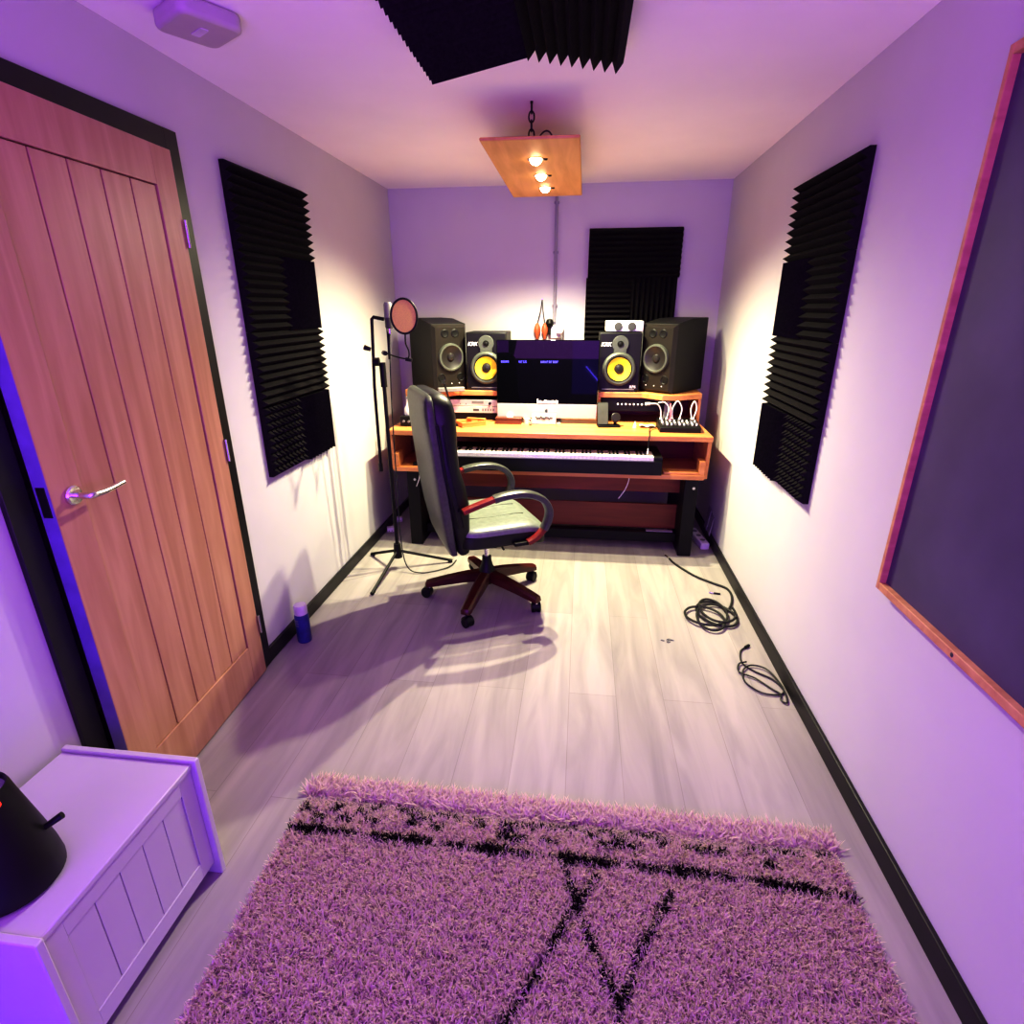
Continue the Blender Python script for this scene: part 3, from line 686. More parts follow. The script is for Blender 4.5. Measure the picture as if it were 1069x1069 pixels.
# shelf tray content left: tangled cable + small dark device
dv = thing('cable_adapter', 'small black adapter lying on the keyboard shelf, left end', 'adapter', (-1.02, 3.40, 0.549), R(25))
MB().box(-0.045, 0.045, -0.016, 0.016, 0, 0.020).build('adapter_body', M['blackplastic'], dv, 0.004)
MB().cyl((0.045, 0, 0.010), (0.058, 0, 0.010), 0.006, n=10).build('connector', M['chrome'], dv)
cablething('white_lead', 'thin white lead dangling from left end of the keyboard shelf', 'cable', [(-0.985, 3.42, 0.556), (-1.0, 3.35, 0.556), (-1.005, 3.329, 0.54), (-1.01, 3.325, 0.48), (-1.035, 3.335, 0.42)], 0.0028, M['whitecable'])
cablething('white_lead', 'thin white lead hanging beneath the shelf, right of chair', 'cable', [(0.325, 3.43, 0.517), (0.322, 3.425, 0.47), (0.30, 3.42, 0.41), (0.265, 3.42, 0.355)], 0.0032, M['whitecable'])

# ================================================================== KEYBOARD
KX1 = 0.449; PITCH = 1.222 / 52; KX0 = KX1 - 52 * PITCH; KY = 3.288
kb = thing('digital_piano', 'long black digital piano with white keys on the pull-out shelf', 'keyboard', ((KX0 + KX1) / 2, KY, 0.548))
kc = (KX0 + KX1) / 2
b = MB(); w = (KX1 - KX0) / 2
b.box(-w - 0.045, w + 0.052, 0.0, 0.30, 0.006, 0.094); b.box(-w - 0.045, w + 0.052, 0.165, 0.30, 0.094, 0.118); b.box(-w - 0.045, -w - 0.002, 0.004, 0.165, 0.094, 0.116); b.box(w + 0.002, w + 0.052, 0.004, 0.165, 0.094, 0.116)
b.build('piano_body', M['blackplastic'], kb, 0.003)
for x in (-0.5, 0.5): MB().box(x - 0.03, x + 0.03, 0.02, 0.28, 0, 0.006).build('foot', M['grey'], kb)
MB().box(-w, w, -0.002, 0.002, 0.090, 0.096).build('key_slip', M['grey'], kb)
kme = MB().box(-PITCH / 2 + 0.0007, PITCH / 2 - 0.0007, 0.0, 0.150, 0, 0.022).mesh('white_key', M['key'])
bme = MB(); bme.loft([[(-0.0055, 0, 0), (0.0055, 0, 0), (0.0055, 0.095, 0), (-0.0055, 0.095, 0)], [(-0.0045, 0.006, 0.012), (0.0045, 0.006, 0.012), (0.0045, 0.095, 0.012), (-0.0045, 0.095, 0.012)]]); bme = bme.mesh('black_key', M['blackplastic'])
for i in range(52):
    o = bpy.data.objects.new('white_key', kme); COL.objects.link(o); o.parent = kb; o.location = (-w + (i + 0.5) * PITCH, 0.003, 0.0955)
    if i < 51 and (i % 7) in (0, 2, 3, 5, 6):
        o = bpy.data.objects.new('black_key', bme); COL.objects.link(o); o.parent = kb; o.location = (-w + (i + 1) * PITCH, 0.055, 0.1176)

# ================================================================== MIC STAND
sx, sy = -1.072, 2.985
ms = thing('microphone_stand', 'black tripod boom microphone stand by the left wall', 'microphone stand', (sx, sy, 0))
MB().cyl((0, 0, 0.10), (0, 0, 1.16), 0.0105, n=14).build('pole', M['blackmetal'], ms)
MB().cyl((0, 0, 0.075), (0, 0, 0.165), 0.026, 0.020, n=16).build('hub', M['blackmetal'], ms)
for (tx_, ty_) in ((-1.114 - sx, 2.63 - sy), (-0.764 - sx, 3.105 - sy), (-1.305 - sx, 3.145 - sy)):
    d = Vector((tx_, ty_, 0)).normalized()
    L = MB().tube([(d.x * 0.015, d.y * 0.015, 0.115), (tx_, ty_, 0.012)], 0.0085, 10).build('leg', M['blackmetal'], ms)
    MB().cyl((tx_ - d.x * 0.025, ty_ - d.y * 0.025, 0.014), (tx_, ty_, 0.011), 0.011, n=10).build('rubber_foot', M['blackplastic'], L)
MB().cyl((0, 0, 1.10), (0, 0, 1.23), 0.017, n=14).build('clutch', M['blackmetal'], ms)
cl = MB().cyl((-0.012, -0.012, 1.235), (-0.045, -0.016, 1.235), 0.022, n=16).build('boom_clamp', M['blackmetal'], ms)
MB().cyl((-0.052, -0.02, 1.30), (-0.085, -0.022, 1.31), 0.010, 0.014, n=10).build('clamp_knob', M['blackplastic'], ms)
MB().tube([(-0.052, -0.02, 0.635), (-0.048, -0.02, 1.1), (-0.030, -0.02, 1.455)], 0.0085, 12).build('boom_arm', M['blackmetal'], ms)
MB().cyl((-0.052, -0.02, 0.625), (-0.052, -0.02, 0.67), 0.0115, n=12).build('counterweight', M['blackplastic'], ms)
MB().tube([(-0.030, -0.02, 1.45), (-0.020, -0.02, 1.462), (0.035, -0.02, 1.452)], 0.0095, 10).build('boom_tip', M['blackmetal'], ms)
MB().tube([(0.052, -0.02, 1.43), (0.050, -0.02, 1.25)], 0.007, 10).build('drop_rod', M['blackmetal'], ms)
mc = thing('microphone', 'grey side-address studio microphone at the top of the boom stand', 'microphone', (sx + 0.062, sy - 0.02, 1.405))
MB().lathe([(0.0, 0), (0.018, 0), (0.021, 0.008), (0.021, 0.055)], 22).build('mic_body', M['micgrey'], mc)
MB().lathe([(0.0225, 0.055), (0.0225, 0.118), (0.017, 0.130), (0.0, 0.132)], 22).build('mic_grille', M['grey'], mc)
MB().lathe([(0.010, -0.025), (0.012, 0.0)], 14).build('connector', M['chrome'], mc)
cablething('microphone_cable', 'thin black cable running down the microphone stand pole', 'cable', [(sx + 0.062, sy - 0.02, 1.38), (sx + 0.058, sy - 0.03, 1.30), (sx + 0.045, sy - 0.03, 1.0), (sx + 0.035, sy - 0.02, 0.55), (sx + 0.03, sy - 0.01, 0.2), (sx + 0.07, sy - 0.05, 0.04), (sx + 0.16, sy - 0.06, 0.006), (sx + 0.30, sy + 0.03, 0.006), (sx + 0.33, sy + 0.14, 0.006)], 0.0035, M['cable'])
pf_ = thing('pop_filter', 'round tan mesh pop filter on a gooseneck beside the microphone', 'pop filter', (-0.885, 2.83, 1.468), rot=(R(0), 0, R(10)))
ring = [(0.064 * math.cos(2 * PI * i / 40), 0, 0.082 * math.sin(2 * PI * i / 40)) for i in range(40)]
MB().tube(ring, 0.0055, 8, True).build('hoop', M['blackplastic'], pf_)
b = MB(); b.prism([(0.061 * math.cos(2 * PI * i / 40), 0.079 * math.sin(2 * PI * i / 40)) for i in range(40)], -0.001, 0.001, ROTY); b.build('mesh_screen', M['mesh'], pf_)
MB().tube(smooth_path([(0.0, 0.0, -0.085), (-0.002, 0.01, -0.13), (0.010, 0.02, -0.17), (0.0, 0.03, -0.205), (-0.06, 0.07, -0.20), (-0.125, 0.13, -0.185)]), 0.0038, 8).build('gooseneck', M['blackmetal'], pf_)
MB().cyl((-0.010, 0.03, -0.208), (0.022, 0.028, -0.214), 0.009, n=12).build('gooseneck_joint', M['blackplastic'], pf_)
MB().cyl((-0.125, 0.115, -0.185), (-0.14, 0.155, -0.185), 0.012, n=12).build('clamp', M['blackplastic'], pf_)

# ================================================================== OFFICE CHAIR
CH = R(27)
ch = thing('office_chair', 'high-backed black leather office chair with mahogany arms and base', 'chair', (-0.472, 2.70, 0), CH)
for k in range(5):
    a = R(260 + 72 * k) - CH; ca, sa = math.cos(a), math.sin(a)
    def q(r, z, s=0.0): return (ca * r - sa * s, sa * r + ca * s, z)
    b = MB(); secs = []
    for r, zt, th, hw in ((0.03, 0.165, 0.06, 0.028), (0.12, 0.150, 0.05, 0.030), (0.22, 0.128, 0.042, 0.028), (0.305, 0.106, 0.034, 0.027), (0.333, 0.098, 0.030, 0.024), (0.341, 0.088, 0.016, 0.015)):
        secs.append([q(r, zt - th, -hw), q(r, zt - th, hw), q(r, zt - 0.010, hw), q(r, zt, hw * 0.6), q(r, zt, -hw * 0.6), q(r, zt - 0.010, -hw)])
    b.loft(secs); b.build('base_arm', M['darkmahogany'], ch)
    cs = thing('caster', '', ''); [cs.__delitem__(x) for x in ('label', 'category')]; cs.parent = ch
    cs.location = q(0.322, 0.0); cs.rotation_euler = (0, 0, a + R(60 + 70 * k))
    for s in (-1, 1):
        MB().cyl((0.012, s * 0.006, 0.027), (0.012, s * 0.024, 0.027), 0.027, n=20).build('wheel', M['blackplastic'], cs, 0.004)
    MB().cyl((0, 0, 0.03), (0, 0, 0.072), 0.008, n=10).build('stem', M['chrome'], cs)
    b = MB(); b.lathe([(0.0, -0.022), (0.030, -0.022), (0.031, 0.0), (0.030, 0.022), (0, 0.022)], 18, Matrix.Translation((0.012, 0, 0.032)) @ Matrix.Rotation(PI / 2, 4, 'X') @ Matrix.Scale(0.93, 4)); 
    b.build('hood', M['blackplastic'], cs)
MB().lathe([(0.0, 0.095), (0.046, 0.095), (0.050, 0.12), (0.044, 0.165), (0.032, 0.195), (0.026, 0.22), (0.024, 0.245), (0.0, 0.245)], 24).build('column_shroud', M['blackplastic'], ch)
MB().cyl((0, 0, 0.24), (0, 0, 0.39), 0.0145, n=18).build('gas_lift', M['chrome'], ch)
b = MB(); b.box(-0.11, 0.11, -0.08, 0.08, 0.365, 0.405); b.box(-0.05, 0.05, -0.05, 0.05, 0.345, 0.366); b.build('tilt_mechanism', M['blackmetal'], ch, 0.006)
b = MB(); b.lathe([(0.010, 0.0), (0.018, -0.018), (0.017, -0.045), (0.010, -0.052), (0, -0.053)], 16, Matrix.Translation((0.045, -0.012, 0.345))); b.build('tension_knob', M['blackplastic'], ch)
MB().tube([(0.03, -0.05, 0.375), (0.03, -0.15, 0.368), (0.03, -0.20, 0.36)], 0.005, 8).build('lever', M['blackmetal'], ch)
def seatfn(p):
    x, y, z = p
    if z > 0.455: z -= 0.016 * math.exp(-((x) / 0.17) ** 2 - ((y) / 0.17) ** 2)
    if x > 0.10: z -= 0.030 * ((x - 0.10) / 0.16) ** 2
    return (x, y, z)
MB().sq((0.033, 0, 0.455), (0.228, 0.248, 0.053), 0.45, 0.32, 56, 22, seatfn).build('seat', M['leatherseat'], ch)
MB().sq((0.030, 0, 0.432), (0.229, 0.2505, 0.042), 0.28, 0.30, 48, 14, lambda p: (p[0], p[1], p[2] - (0.030 * ((p[0] - 0.10) / 0.16) ** 2 if p[0] > 0.10 else 0))).build('seat_pan', M['leatherdark'], ch)
for yv in (-0.075, 0.075):
    pts = [(u, yv * (1 + 0.25 * u), 0.5075 - 0.016 * math.exp(-(u / 0.17) ** 2 - (yv / 0.17) ** 2) - (0.03 * ((u - 0.1) / 0.16) ** 2 if u > 0.1 else 0)) for u in [-0.15 + 0.03 * i for i in range(12)]]
    MB().tube(pts, 0.0022, 6).build('seat_seam', M['leatherdark'], ch)
# backrest
def ssec(uc, t, w, z, e=0.45, n=32):
    def sp(x): return math.copysign(abs(x) ** e, x)
    return [(uc + t * sp(math.cos(2 * PI * i / n)), w * sp(math.sin(2 * PI * i / n)), z) for i in range(n)]
def interp(tab, z):
    for a, b in zip(tab, tab[1:]):
        if z <= b[0]:
            f = (z - a[0]) / (b[0] - a[0]); f = f * f * (3 - 2 * f) if False else f
            return [a[i] + (b[i] - a[i]) * f for i in range(1, len(a))]
    return list(tab[-1][1:])
shell = [(0.335, -0.212, 0.010, 0.130), (0.35, -0.216, 0.020, 0.170), (0.42, -0.236, 0.028, 0.205), (0.55, -0.255, 0.034, 0.232), (0.70, -0.275, 0.034, 0.245), (0.85, -0.292, 0.030, 0.243), (1.0, -0.308, 0.028, 0.243), (1.08, -0.314, 0.027, 0.238), (1.12, -0.314, 0.024, 0.228), (1.14, -0.312, 0.018, 0.208), (1.148, -0.310, 0.008, 0.17)]
MB().loft([ssec(u, t, w, z) for z, u, t, w in shell]).build('back_shell', M['leather'], ch)
cush = [(0.345, -0.170, 0.020, 0.165), (0.37, -0.172, 0.036, 0.200), (0.45, -0.180, 0.046, 0.220), (0.52, -0.190, 0.056, 0.232), (0.62, -0.200, 0.066, 0.242), (0.72, -0.216, 0.064, 0.245), (0.80, -0.232, 0.055, 0.244), (0.88, -0.240, 0.058, 0.238), (0.97, -0.246, 0.066, 0.236), (1.05, -0.252, 0.070, 0.234), (1.10, -0.258, 0.066, 0.224), (1.130, -0.266, 0.052, 0.206), (1.148, -0.276, 0.026, 0.17)]
MB().loft([ssec(u, t, w, z, 0.5) for z, u, t, w in cush]).build('back_cushion', M['leatherdark'], ch)
for s in (-1, 1):
    for du, dw in ((0.0, 0.006), (0.028, 0.004)):
        pts = []
        for z in [0.52 + 0.05 * i for i in range(11)]:
            us, ts, ws = interp(shell, z); uc, tc, wc = interp(cush, z)
            uu = us + 0.02 + du + 0.075 * max(0, (0.80 - z)) ; pts.append((uu, s * (max(ws, wc) * 0.985 + dw - 0.004), z))
        MB().tube(smooth_path(pts, 3), 0.0065, 8).build('piping', M['blackplastic'], ch)
for z, u in ((0.795, -0.180), (0.60, -0.136)):
    MB().tube([(u, -0.19 + 0.38 * i / 10, z + 0.006 * math.sin(PI * i / 10)) for i in range(11)], 0.003, 6).build('cushion_seam', M['blackplastic'], ch)
# armrests
for s in (-1, 1):
    ar = thing('armrest', '', ''); [ar.__delitem__(x) for x in ('label', 'category')]; ar.parent = ch; ar.location = (0, s * 0.272, 0)
    loop = [(-0.195, 0, 0.615), (-0.14, 0, 0.632), (-0.07, 0, 0.652), (0.0, 0, 0.668), (0.08, 0, 0.672), (0.15, 0, 0.660), (0.21, 0, 0.628), (0.240, 0, 0.575), (0.238, 0, 0.525), (0.215, 0, 0.475), (0.175, 0, 0.435), (0.13, 0, 0.415)]
    P = smooth_path(loop, 5)
    def strap(b, P, hw, ht):
        secs = []
        for i, p in enumerate(P):
            a = P[max(i - 1, 0)]; c = P[min(i + 1, len(P) - 1)]; d = (c - a).normalized(); nn = Vector((-d.z, 0, d.x))
            sec = []
            for k in range(12):
                t = 2 * PI * k / 12; cy = math.copysign(abs(math.cos(t)) ** 0.6, math.cos(t)) * hw; cz = math.copysign(abs(math.sin(t)) ** 0.6, math.sin(t)) * ht
                q_ = p + Vector((0, cy, 0)) + nn * cz; sec.append(tuple(q_))
            secs.append(sec)
        return b.loft(secs)
    strap(MB(), P[:13], 0.024, 0.014).build('arm_wood', M['mahogany'], ar, label='glossy red-brown wooden rear length of the armrest')
    strap(MB(), P[12:46], 0.029, 0.0175).build('arm_pad', M['leather'], ar)
    strap(MB(), P[45:], 0.024, 0.014).build('arm_wood', M['mahogany'], ar, label='glossy red-brown wooden front foot of the armrest')
    MB().box(0.06, 0.16, -0.02 if s > 0 else -0.008, 0.008 if s > 0 else 0.02, 0.402, 0.420).build('arm_bracket', M['blackmetal'], ar, 0.003)
    MB().cyl((-0.20, -s * 0.012, 0.612), (-0.20, -s * 0.045, 0.612), 0.012, n=12).build('arm_bolt', M['blackmetal'], ar)

# ================================================================== SPRAY CAN, FLOOR THINGS
can = thing('spray_can', 'blue spray can with pale cap standing beside the door frame', 'spray can', (-1.278, 2.165, 0), R(-40))
MB().lathe([(0.0, 0), (0.031, 0), (0.033, 0.004), (0.033, 0.140), (0.030, 0.150), (0.026, 0.153)], 28).build('can_body', M['blue'], can, label='dark blue printed can body')
MB().lathe([(0.0305, 0.148), (0.0305, 0.188), (0.027, 0.195), (0.0, 0.196)], 26).build('cap', M['lilac'], can)
b = MB()
for z, w_ in ((0.105, 0.026), (0.092, 0.030), (0.118, 0.020)):
    for i in range(6):
        a0 = R(-100 + i * w_ * 500 * 0.8 / 1.0 * 0.9); 
        b.box(0.0332, 0.0337, -0.0035, 0.0035, z, z + 0.006, Matrix.Rotation(R(-130 + i * 14), 4, 'Z'))
b.build('label_print', M['grey'], can)

def coil(n, cx, cy, rx, ry, z, turns, jx=0.02, ph=0.0):
    out = []
    for i in range(int(n * turns)):
        t = 2 * PI * i / n + ph; k = i / n
        out.append((cx + jx * math.sin(k * 2.1) + rx * (1 + 0.10 * math.sin(k * 3.3)) * math.cos(t), cy + jx * math.cos(k * 1.7) + ry * (1 - 0.10 * math.cos(k * 2.7)) * math.sin(t), z + 0.0035 * (i / n) + 0.002 * abs(math.sin(t))))
    return out
c1 = [(0.600, 3.30, 0.007), (0.625, 3.22, 0.007), (0.712, 3.07, 0.007), (0.80, 2.985, 0.007), (0.862, 2.93, 0.007), (0.872, 2.85, 0.007), (0.845, 2.74, 0.007), (0.80, 2.66, 0.008)]
c1 += coil(10, 0.712, 2.61, 0.088, 0.115, 0.008, 4.1, 0.040, 0.3)
cablething('coiled_cable', 'thick dark cable coiled on the floor near the right desk leg', 'cable', c1, 0.0062, M['cable'])
o1 = bpy.data.objects['coiled_cable']
MB().cyl((-0.006, 0.012, 0), (-0.02, 0.045, 0), 0.006, n=10).build('plug', M['chrome'], o1)
c2 = [(0.812, 2.335, 0.006), (0.782, 2.30, 0.006), (0.766, 2.215, 0.006), (0.80, 2.155, 0.006), (0.865, 2.10, 0.006), (0.886, 2.03, 0.006), (0.855, 2.00, 0.006), (0.79, 2.005, 0.007), (0.742, 2.07, 0.008), (0.755, 2.15, 0.009), (0.80, 2.19, 0.010), (0.858, 2.165, 0.011), (0.885, 2.06, 0.012), (0.882, 1.985, 0.010), (0.872, 1.95, 0.007), (0.856, 1.965, 0.006), (0.866, 2.005, 0.006), (0.845, 2.03, 0.006), (0.79, 2.10, 0.008), (0.735, 2.135, 0.009), (0.748, 2.195, 0.010), (0.785, 2.215, 0.010)]
cablething('thin_cable', 'thin dark cable tangled in loose loops against right baseboard', 'cable', c2, 0.0036, M['cable'], plug=[0])
jp = thing('jack_plug', 'small gold jack plug lying between coiled cable and baseboard', 'plug', (0.815, 2.86, 0.005), R(170))
MB().cyl((0, 0, 0), (0.035, 0, 0), 0.005, n=10).build('barrel', M['blackplastic'], jp)
MB().cyl((0.035, 0, 0), (0.06, 0, 0), 0.003, n=10).build('pin', M['chrome'], jp)
fl = MB(); random.seed(5)
for i in range(6):
    x, y = random.uniform(-0.025, 0.025), random.uniform(-0.012, 0.012); T = Matrix.Translation((x, y, 0)) @ Matrix.Rotation(random.uniform(0, 3), 4, 'Z')
    fl.box(-0.008, 0.008, -0.004, 0.004, 0.0005, 0.004, T)
fl = fl.build('crumbs', M['grey']); fl.location = (0.46, 2.36, 0); tag(fl, 'little scatter of grey crumbs on the bare floor', 'crumbs'); fl['kind'] = 'stuff'
ps = thing('power_strip', 'pale power strip on the floor between right desk leg and wall', 'power strip', (0.835, 3.62, 0), R(8))
MB().box(-0.028, 0.028, -0.14, 0.14, 0.0, 0.045).build('strip_body', M['white'], ps, 0.006)
for y in (-0.08, 0.0, 0.08): MB().lathe([(0.016, 0.045), (0.016, 0.047), (0, 0.047)], 16, Matrix.Translation((0, y, 0))).build('socket', M['grey'], ps)
for i, (yy, hh, lab) in enumerate(((3.60, 0.13, 'front white card leaning on the right wall behind the power strip'), (3.70, 0.15, 'rear white card leaning on the right wall behind the power strip'))):
    o = MB().box(-0.002, 0.002, -0.05, 0.05, 0, hh).build('white_card', M['paper']); o.location = (XR - 0.030, yy, 0.0712); o.rotation_euler = (0, R(9), 0)
    o.location = (XR - 0.022, yy, 0.0705); o.rotation_euler = (0, R(7), R(-4)); tag(o, lab, 'card', 'white cards by the right wall')
o = MB().box(-0.085, 0.085, -0.018, 0.018, 0, 0.006).build('white_flat_strip', M['paper'], None, 0.001); o.location = (0.55, 3.50, 0.1125); tag(o, 'flat white strip lying on the black crossbar under the desk', 'strip')
for (x, y, lab) in ((-1.318, 3.56, 'white plug block on the floor by left baseboard, nearer one'), (-1.318, 3.76, 'white plug block on the floor by left baseboard, deeper one')):
    t = thing('plug_block', lab, 'plug', (x, y, 0), R(20), 'white plug blocks by the left baseboard')
    MB().box(-0.025, 0.025, -0.022, 0.022, 0, 0.035).build('block_body', M['white'], t, 0.005)
    for s in (-0.010, 0.010): MB().box(s - 0.003, s + 0.003, -0.038, -0.022, 0.014, 0.020).build('pin', M['chrome'], t)

# ================================================================== WHITE CHEST + DRUM
CX0, CX1, CY0, CY1, CZ = -1.342, -0.956, 0.567, 1.032, 0.405
cs = thing('storage_chest', 'low white tongue-and-groove chest against the left wall, by door', 'chest', ((CX0 + CX1) / 2, (CY0 + CY1) / 2, 0))
T0 = Matrix.Translation((-(CX0 + CX1) / 2, -(CY0 + CY1) / 2, 0))
for y0, y1 in ((CY1 - 0.018, CY1), (CY0, CY0 + 0.018)):
    MB(T0).box(CX0, CX1, y0, y1, 0, CZ).build('end_panel', M['chest'], cs, 0.003)
MB(T0).box(CX0 + 0.004, CX1 - 0.010, CY0 + 0.019, CY1 - 0.019, CZ - 0.024, CZ - 0.008).build('lid', M['chest'], cs, 0.003)
fx = CX1 - 0.016
b = MB(T0); ya, yb_ = CY0 + 0.019, CY1 - 0.019
zb, zt = 0.045, CZ - 0.0255
b.box(fx - 0.016, fx, ya, ya + 0.045, zb, zt); b.box(fx - 0.016, fx, yb_ - 0.045, yb_, zb, zt); b.box(fx - 0.016, fx, ya + 0.045, yb_ - 0.045, zb, zb + 0.05); b.box(fx - 0.016, fx, ya + 0.045, yb_ - 0.045, zt - 0.045, zt)
npl = 5; pw = (yb_ - ya - 0.09) / npl
for i in range(npl):
    y0 = ya + 0.045 + i * pw
    b.box(fx - 0.014, fx - 0.003, y0 + 0.0012, y0 + pw - 0.0012, zb + 0.0505, zt - 0.0455)
b.build('front_panel', M['chest'], cs, 0.0008)
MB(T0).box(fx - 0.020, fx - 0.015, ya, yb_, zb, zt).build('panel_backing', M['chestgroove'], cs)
MB(T0).box(CX0, CX0 + 0.012, ya, yb_, 0.0, zt).build('rear_panel', M['chest'], cs)
MB(T0).box(CX0 + 0.013, fx - 0.021, ya, yb_, 0.05, 0.065).build('bottom_panel', M['chest'], cs)
dr = thing('tapered_appliance', 'black tapered round appliance with red light and side lever, on chest', 'appliance', (-1.120, 0.680, CZ - 0.008))
MB().lathe([(0.0, 0), (0.078, 0.0), (0.087, 0.008), (0.088, 0.02), (0.084, 0.055), (0.074, 0.11), (0.062, 0.17), (0.053, 0.215), (0.049, 0.238), (0.046, 0.246), (0.043, 0.244), (0.041, 0.228)], 44).build('appliance_body', M['blackplastic'], dr)
MB().lathe([(0.0415, 0.234), (0.0, 0.236)], 32).build('top_disc', M['grey'], dr)
a = math.atan2(-0.2, 0.9)
MB().lathe([(0.008, 0), (0.007, 0.004), (0, 0.005)], 14, Matrix.Translation((0.0505 * math.cos(a), 0.0505 * math.sin(a), 0.226)) @ Matrix.Rotation(a, 4, 'Z') @ Matrix.Rotation(R(75), 4, 'Y')).build('indicator_light', M['redled'], dr)
MB().tube([(0.055, 0.042, 0.105), (0.084, 0.064, 0.122)], [0.006, 0.0075], 12).build('side_lever', M['blackplastic'], dr)

# ================================================================== RUG
def rug_material():
    m, nt, p = new_mat('shag_wool')
    at = nt.nodes.new('ShaderNodeAttribute'); at.attribute_name = 'tuft'
    nt.links.new(at.outputs['Color'], p.inputs['Base Color']); p.inputs['Roughness'].default_value = 0.9; p.inputs['Specular IOR Level'].default_value = 0.1
    tr = nt.nodes.new('ShaderNodeBsdfTranslucent'); mxs = nt.nodes.new('ShaderNodeMixShader'); mxs.inputs['Fac'].default_value = 0.42
    nt.links.new(at.outputs['Color'], tr.inputs['Color']); nt.links.new(p.outputs['BSDF'], mxs.inputs[1]); nt.links.new(tr.outputs['BSDF'], mxs.inputs[2])
    nt.links.new(mxs.outputs['Shader'], nt.nodes['Material Output'].inputs['Surface'])
    return m
M['rug'] = rug_material()
RUGX0, RUGX1, RUGY0, RUGY1 = -0.835, 0.79, -0.45, 1.285
def pd(x, y, pl):
    best = 9
    for (ax, ay), (bx, by) in zip(pl, pl[1:]):
        dx, dy = bx - ax, by - ay; t = max(0, min(1, ((x - ax) * dx + (y - ay) * dy) / (dx * dx + dy * dy)))
        best = min(best, math.hypot(x - ax - t * dx, y - ay - t * dy))
    return best
LA = [(0.0, 1.165), (0.049, 1.012), (0.106, 0.883), (0.137, 0.825), (0.137, 0.60)]
LB = [(0.093, 1.117), (0.036, 1.023), (-0.021, 0.921), (-0.071, 0.822), (-0.116, 0.745), (-0.18, 0.6)]
LC = [(0.301, 1.106), (0.244, 1.011), (0.196, 0.936), (0.16, 0.85), (0.135, 0.79)]
def hsh(i): return (math.sin(i * 127.1 + 3.7) * 43758.5453) % 1.0
def is_dark(x, y):
    j = random.gauss(0, 0.0025)
    yl = 1.170 - 0.012 * (x + 0.8) / 1.6 - (0.016 * max(0, x - 0.5) / 0.28)
    wv = 0.010 + 0.005 * math.sin(x * 23) + 0.004 * math.sin(x * 57 + 1)
    if abs(y - yl + j) < wv: return True
    for y2, thr, sd, wd in ((1.262, 0.48, 11, 0.0075), (1.216, 0.52, 37, 0.0085), (1.242, 0.75, 71, 0.006)):
        k = int((x + 2) / 0.042)
        if hsh(k * 1.37 + sd) > thr and abs(y - y2 + j * 0.8 - 0.006 * math.sin(x * 9)) < wd: return True
    wl_ = 0.0065 + 0.0025 * math.sin(y * 61)
    for L_ in (LA, LB, LC):
        if pd(x + j, y, L_) < wl_: return True
    return False
def blades(spec, seed):
    random.seed(seed); V = []; F = []; Cc = []
    for (x, y, h, lean, w, az, col) in spec:
        ca, sa = math.cos(az), math.sin(az); k = len(V)
        pa = random.uniform(0, PI); wx, wy = math.cos(pa) * w, math.sin(pa) * w
        for t, ww in ((0, 1.0), (0.45, 0.95), (0.8, 0.7)):
            d = lean * t ** 1.6; z = h * (t - 0.18 * t * t) / 0.82
            V.append((x + ca * d - wx * ww, y + sa * d - wy * ww, z)); V.append((x + ca * d + wx * ww, y + sa * d + wy * ww, z))
        V.append((x + ca * lean * 1.1, y + sa * lean * 1.1, h * 0.97))
        F += [(k, k + 1, k + 3, k + 2), (k + 2, k + 3, k + 5, k + 4), (k + 4, k + 5, k + 6)]
        Cc += [col] * 7
    return V, F, Cc
def tuft_obj(name, spec, seed, parent, base=None):
    V, F, Cc = blades(spec, seed)
    if base:
        k = len(V); x0, x1, y0, y1, z0, z1 = base
        V += [(x, y, z) for z in (z0, z1) for y in (y0, y1) for x in (x0, x1)]
        F += [tuple(k + i for i in q) for q in ((0, 2, 3, 1), (4, 5, 7, 6), (0, 1, 5, 4), (2, 6, 7, 3), (0, 4, 6, 2), (1, 3, 7, 5))]
        Cc += [(0.40, 0.33, 0.31)] * 8
    me = bpy.data.meshes.new(name); me.from_pydata(V, [], F); me.materials.append(M['rug'])
    ca = me.color_attributes.new('tuft', 'FLOAT_COLOR', 'POINT')
    ca.data.foreach_set('color', [c for col in Cc for c in (*col, 1.0)])
    o = bpy.data.objects.new(name, me); COL.objects.link(o); o.parent = parent
    return o
def wool(dark):
    if dark:
        k = random.uniform(0.6, 1.4); return (0.022 * k, 0.013 * k, 0.016 * k)
    k = random.uniform(0.86, 1.08); return (0.78 * k, 0.65 * k, 0.57 * k)
random.seed(11)
def skew(x, y):   # rug edges are not quite square
    return x, y - 0.018 * (x - RUGX0) / 1.6
spec = []
for i in range(105000):
    x = random.uniform(RUGX0, RUGX1); y = random.uniform(0.40, RUGY1)
    cl_ = math.sin(x * 71 + math.sin(y * 33) * 2) * math.sin(y * 64 + math.cos(x * 41) * 2)
    h = random.uniform(0.017, 0.027) * (1 + 0.20 * cl_)
    if y > RUGY1 - 0.03: h *= 0.6
    spec.append((x, y, h, random.uniform(0.006, 0.020), random.uniform(0.0015, 0.0027), random.uniform(0, 2 * PI), wool(is_dark(x, y))))
for i in range(7000):
    x = random.uniform(RUGX0, RUGX1); y = random.uniform(RUGY0, 0.40)
    spec.append((x, y, random.uniform(0.018, 0.032), random.uniform(0.01, 0.03), random.uniform(0.005, 0.009), random.uniform(0, 2 * PI), wool(is_dark(x, y) if y > 0.2 else False)))
rug = thing('shag_rug', 'cream shag rug with dark lines and crossing diamonds, on the floor', 'rug', (0, 0, 0))
tuft_obj('pile', spec, 1, rug, (RUGX0 + 0.004, RUGX1 - 0.004, RUGY0, RUGY1, 0.0, 0.008))
random.seed(12); spec = []
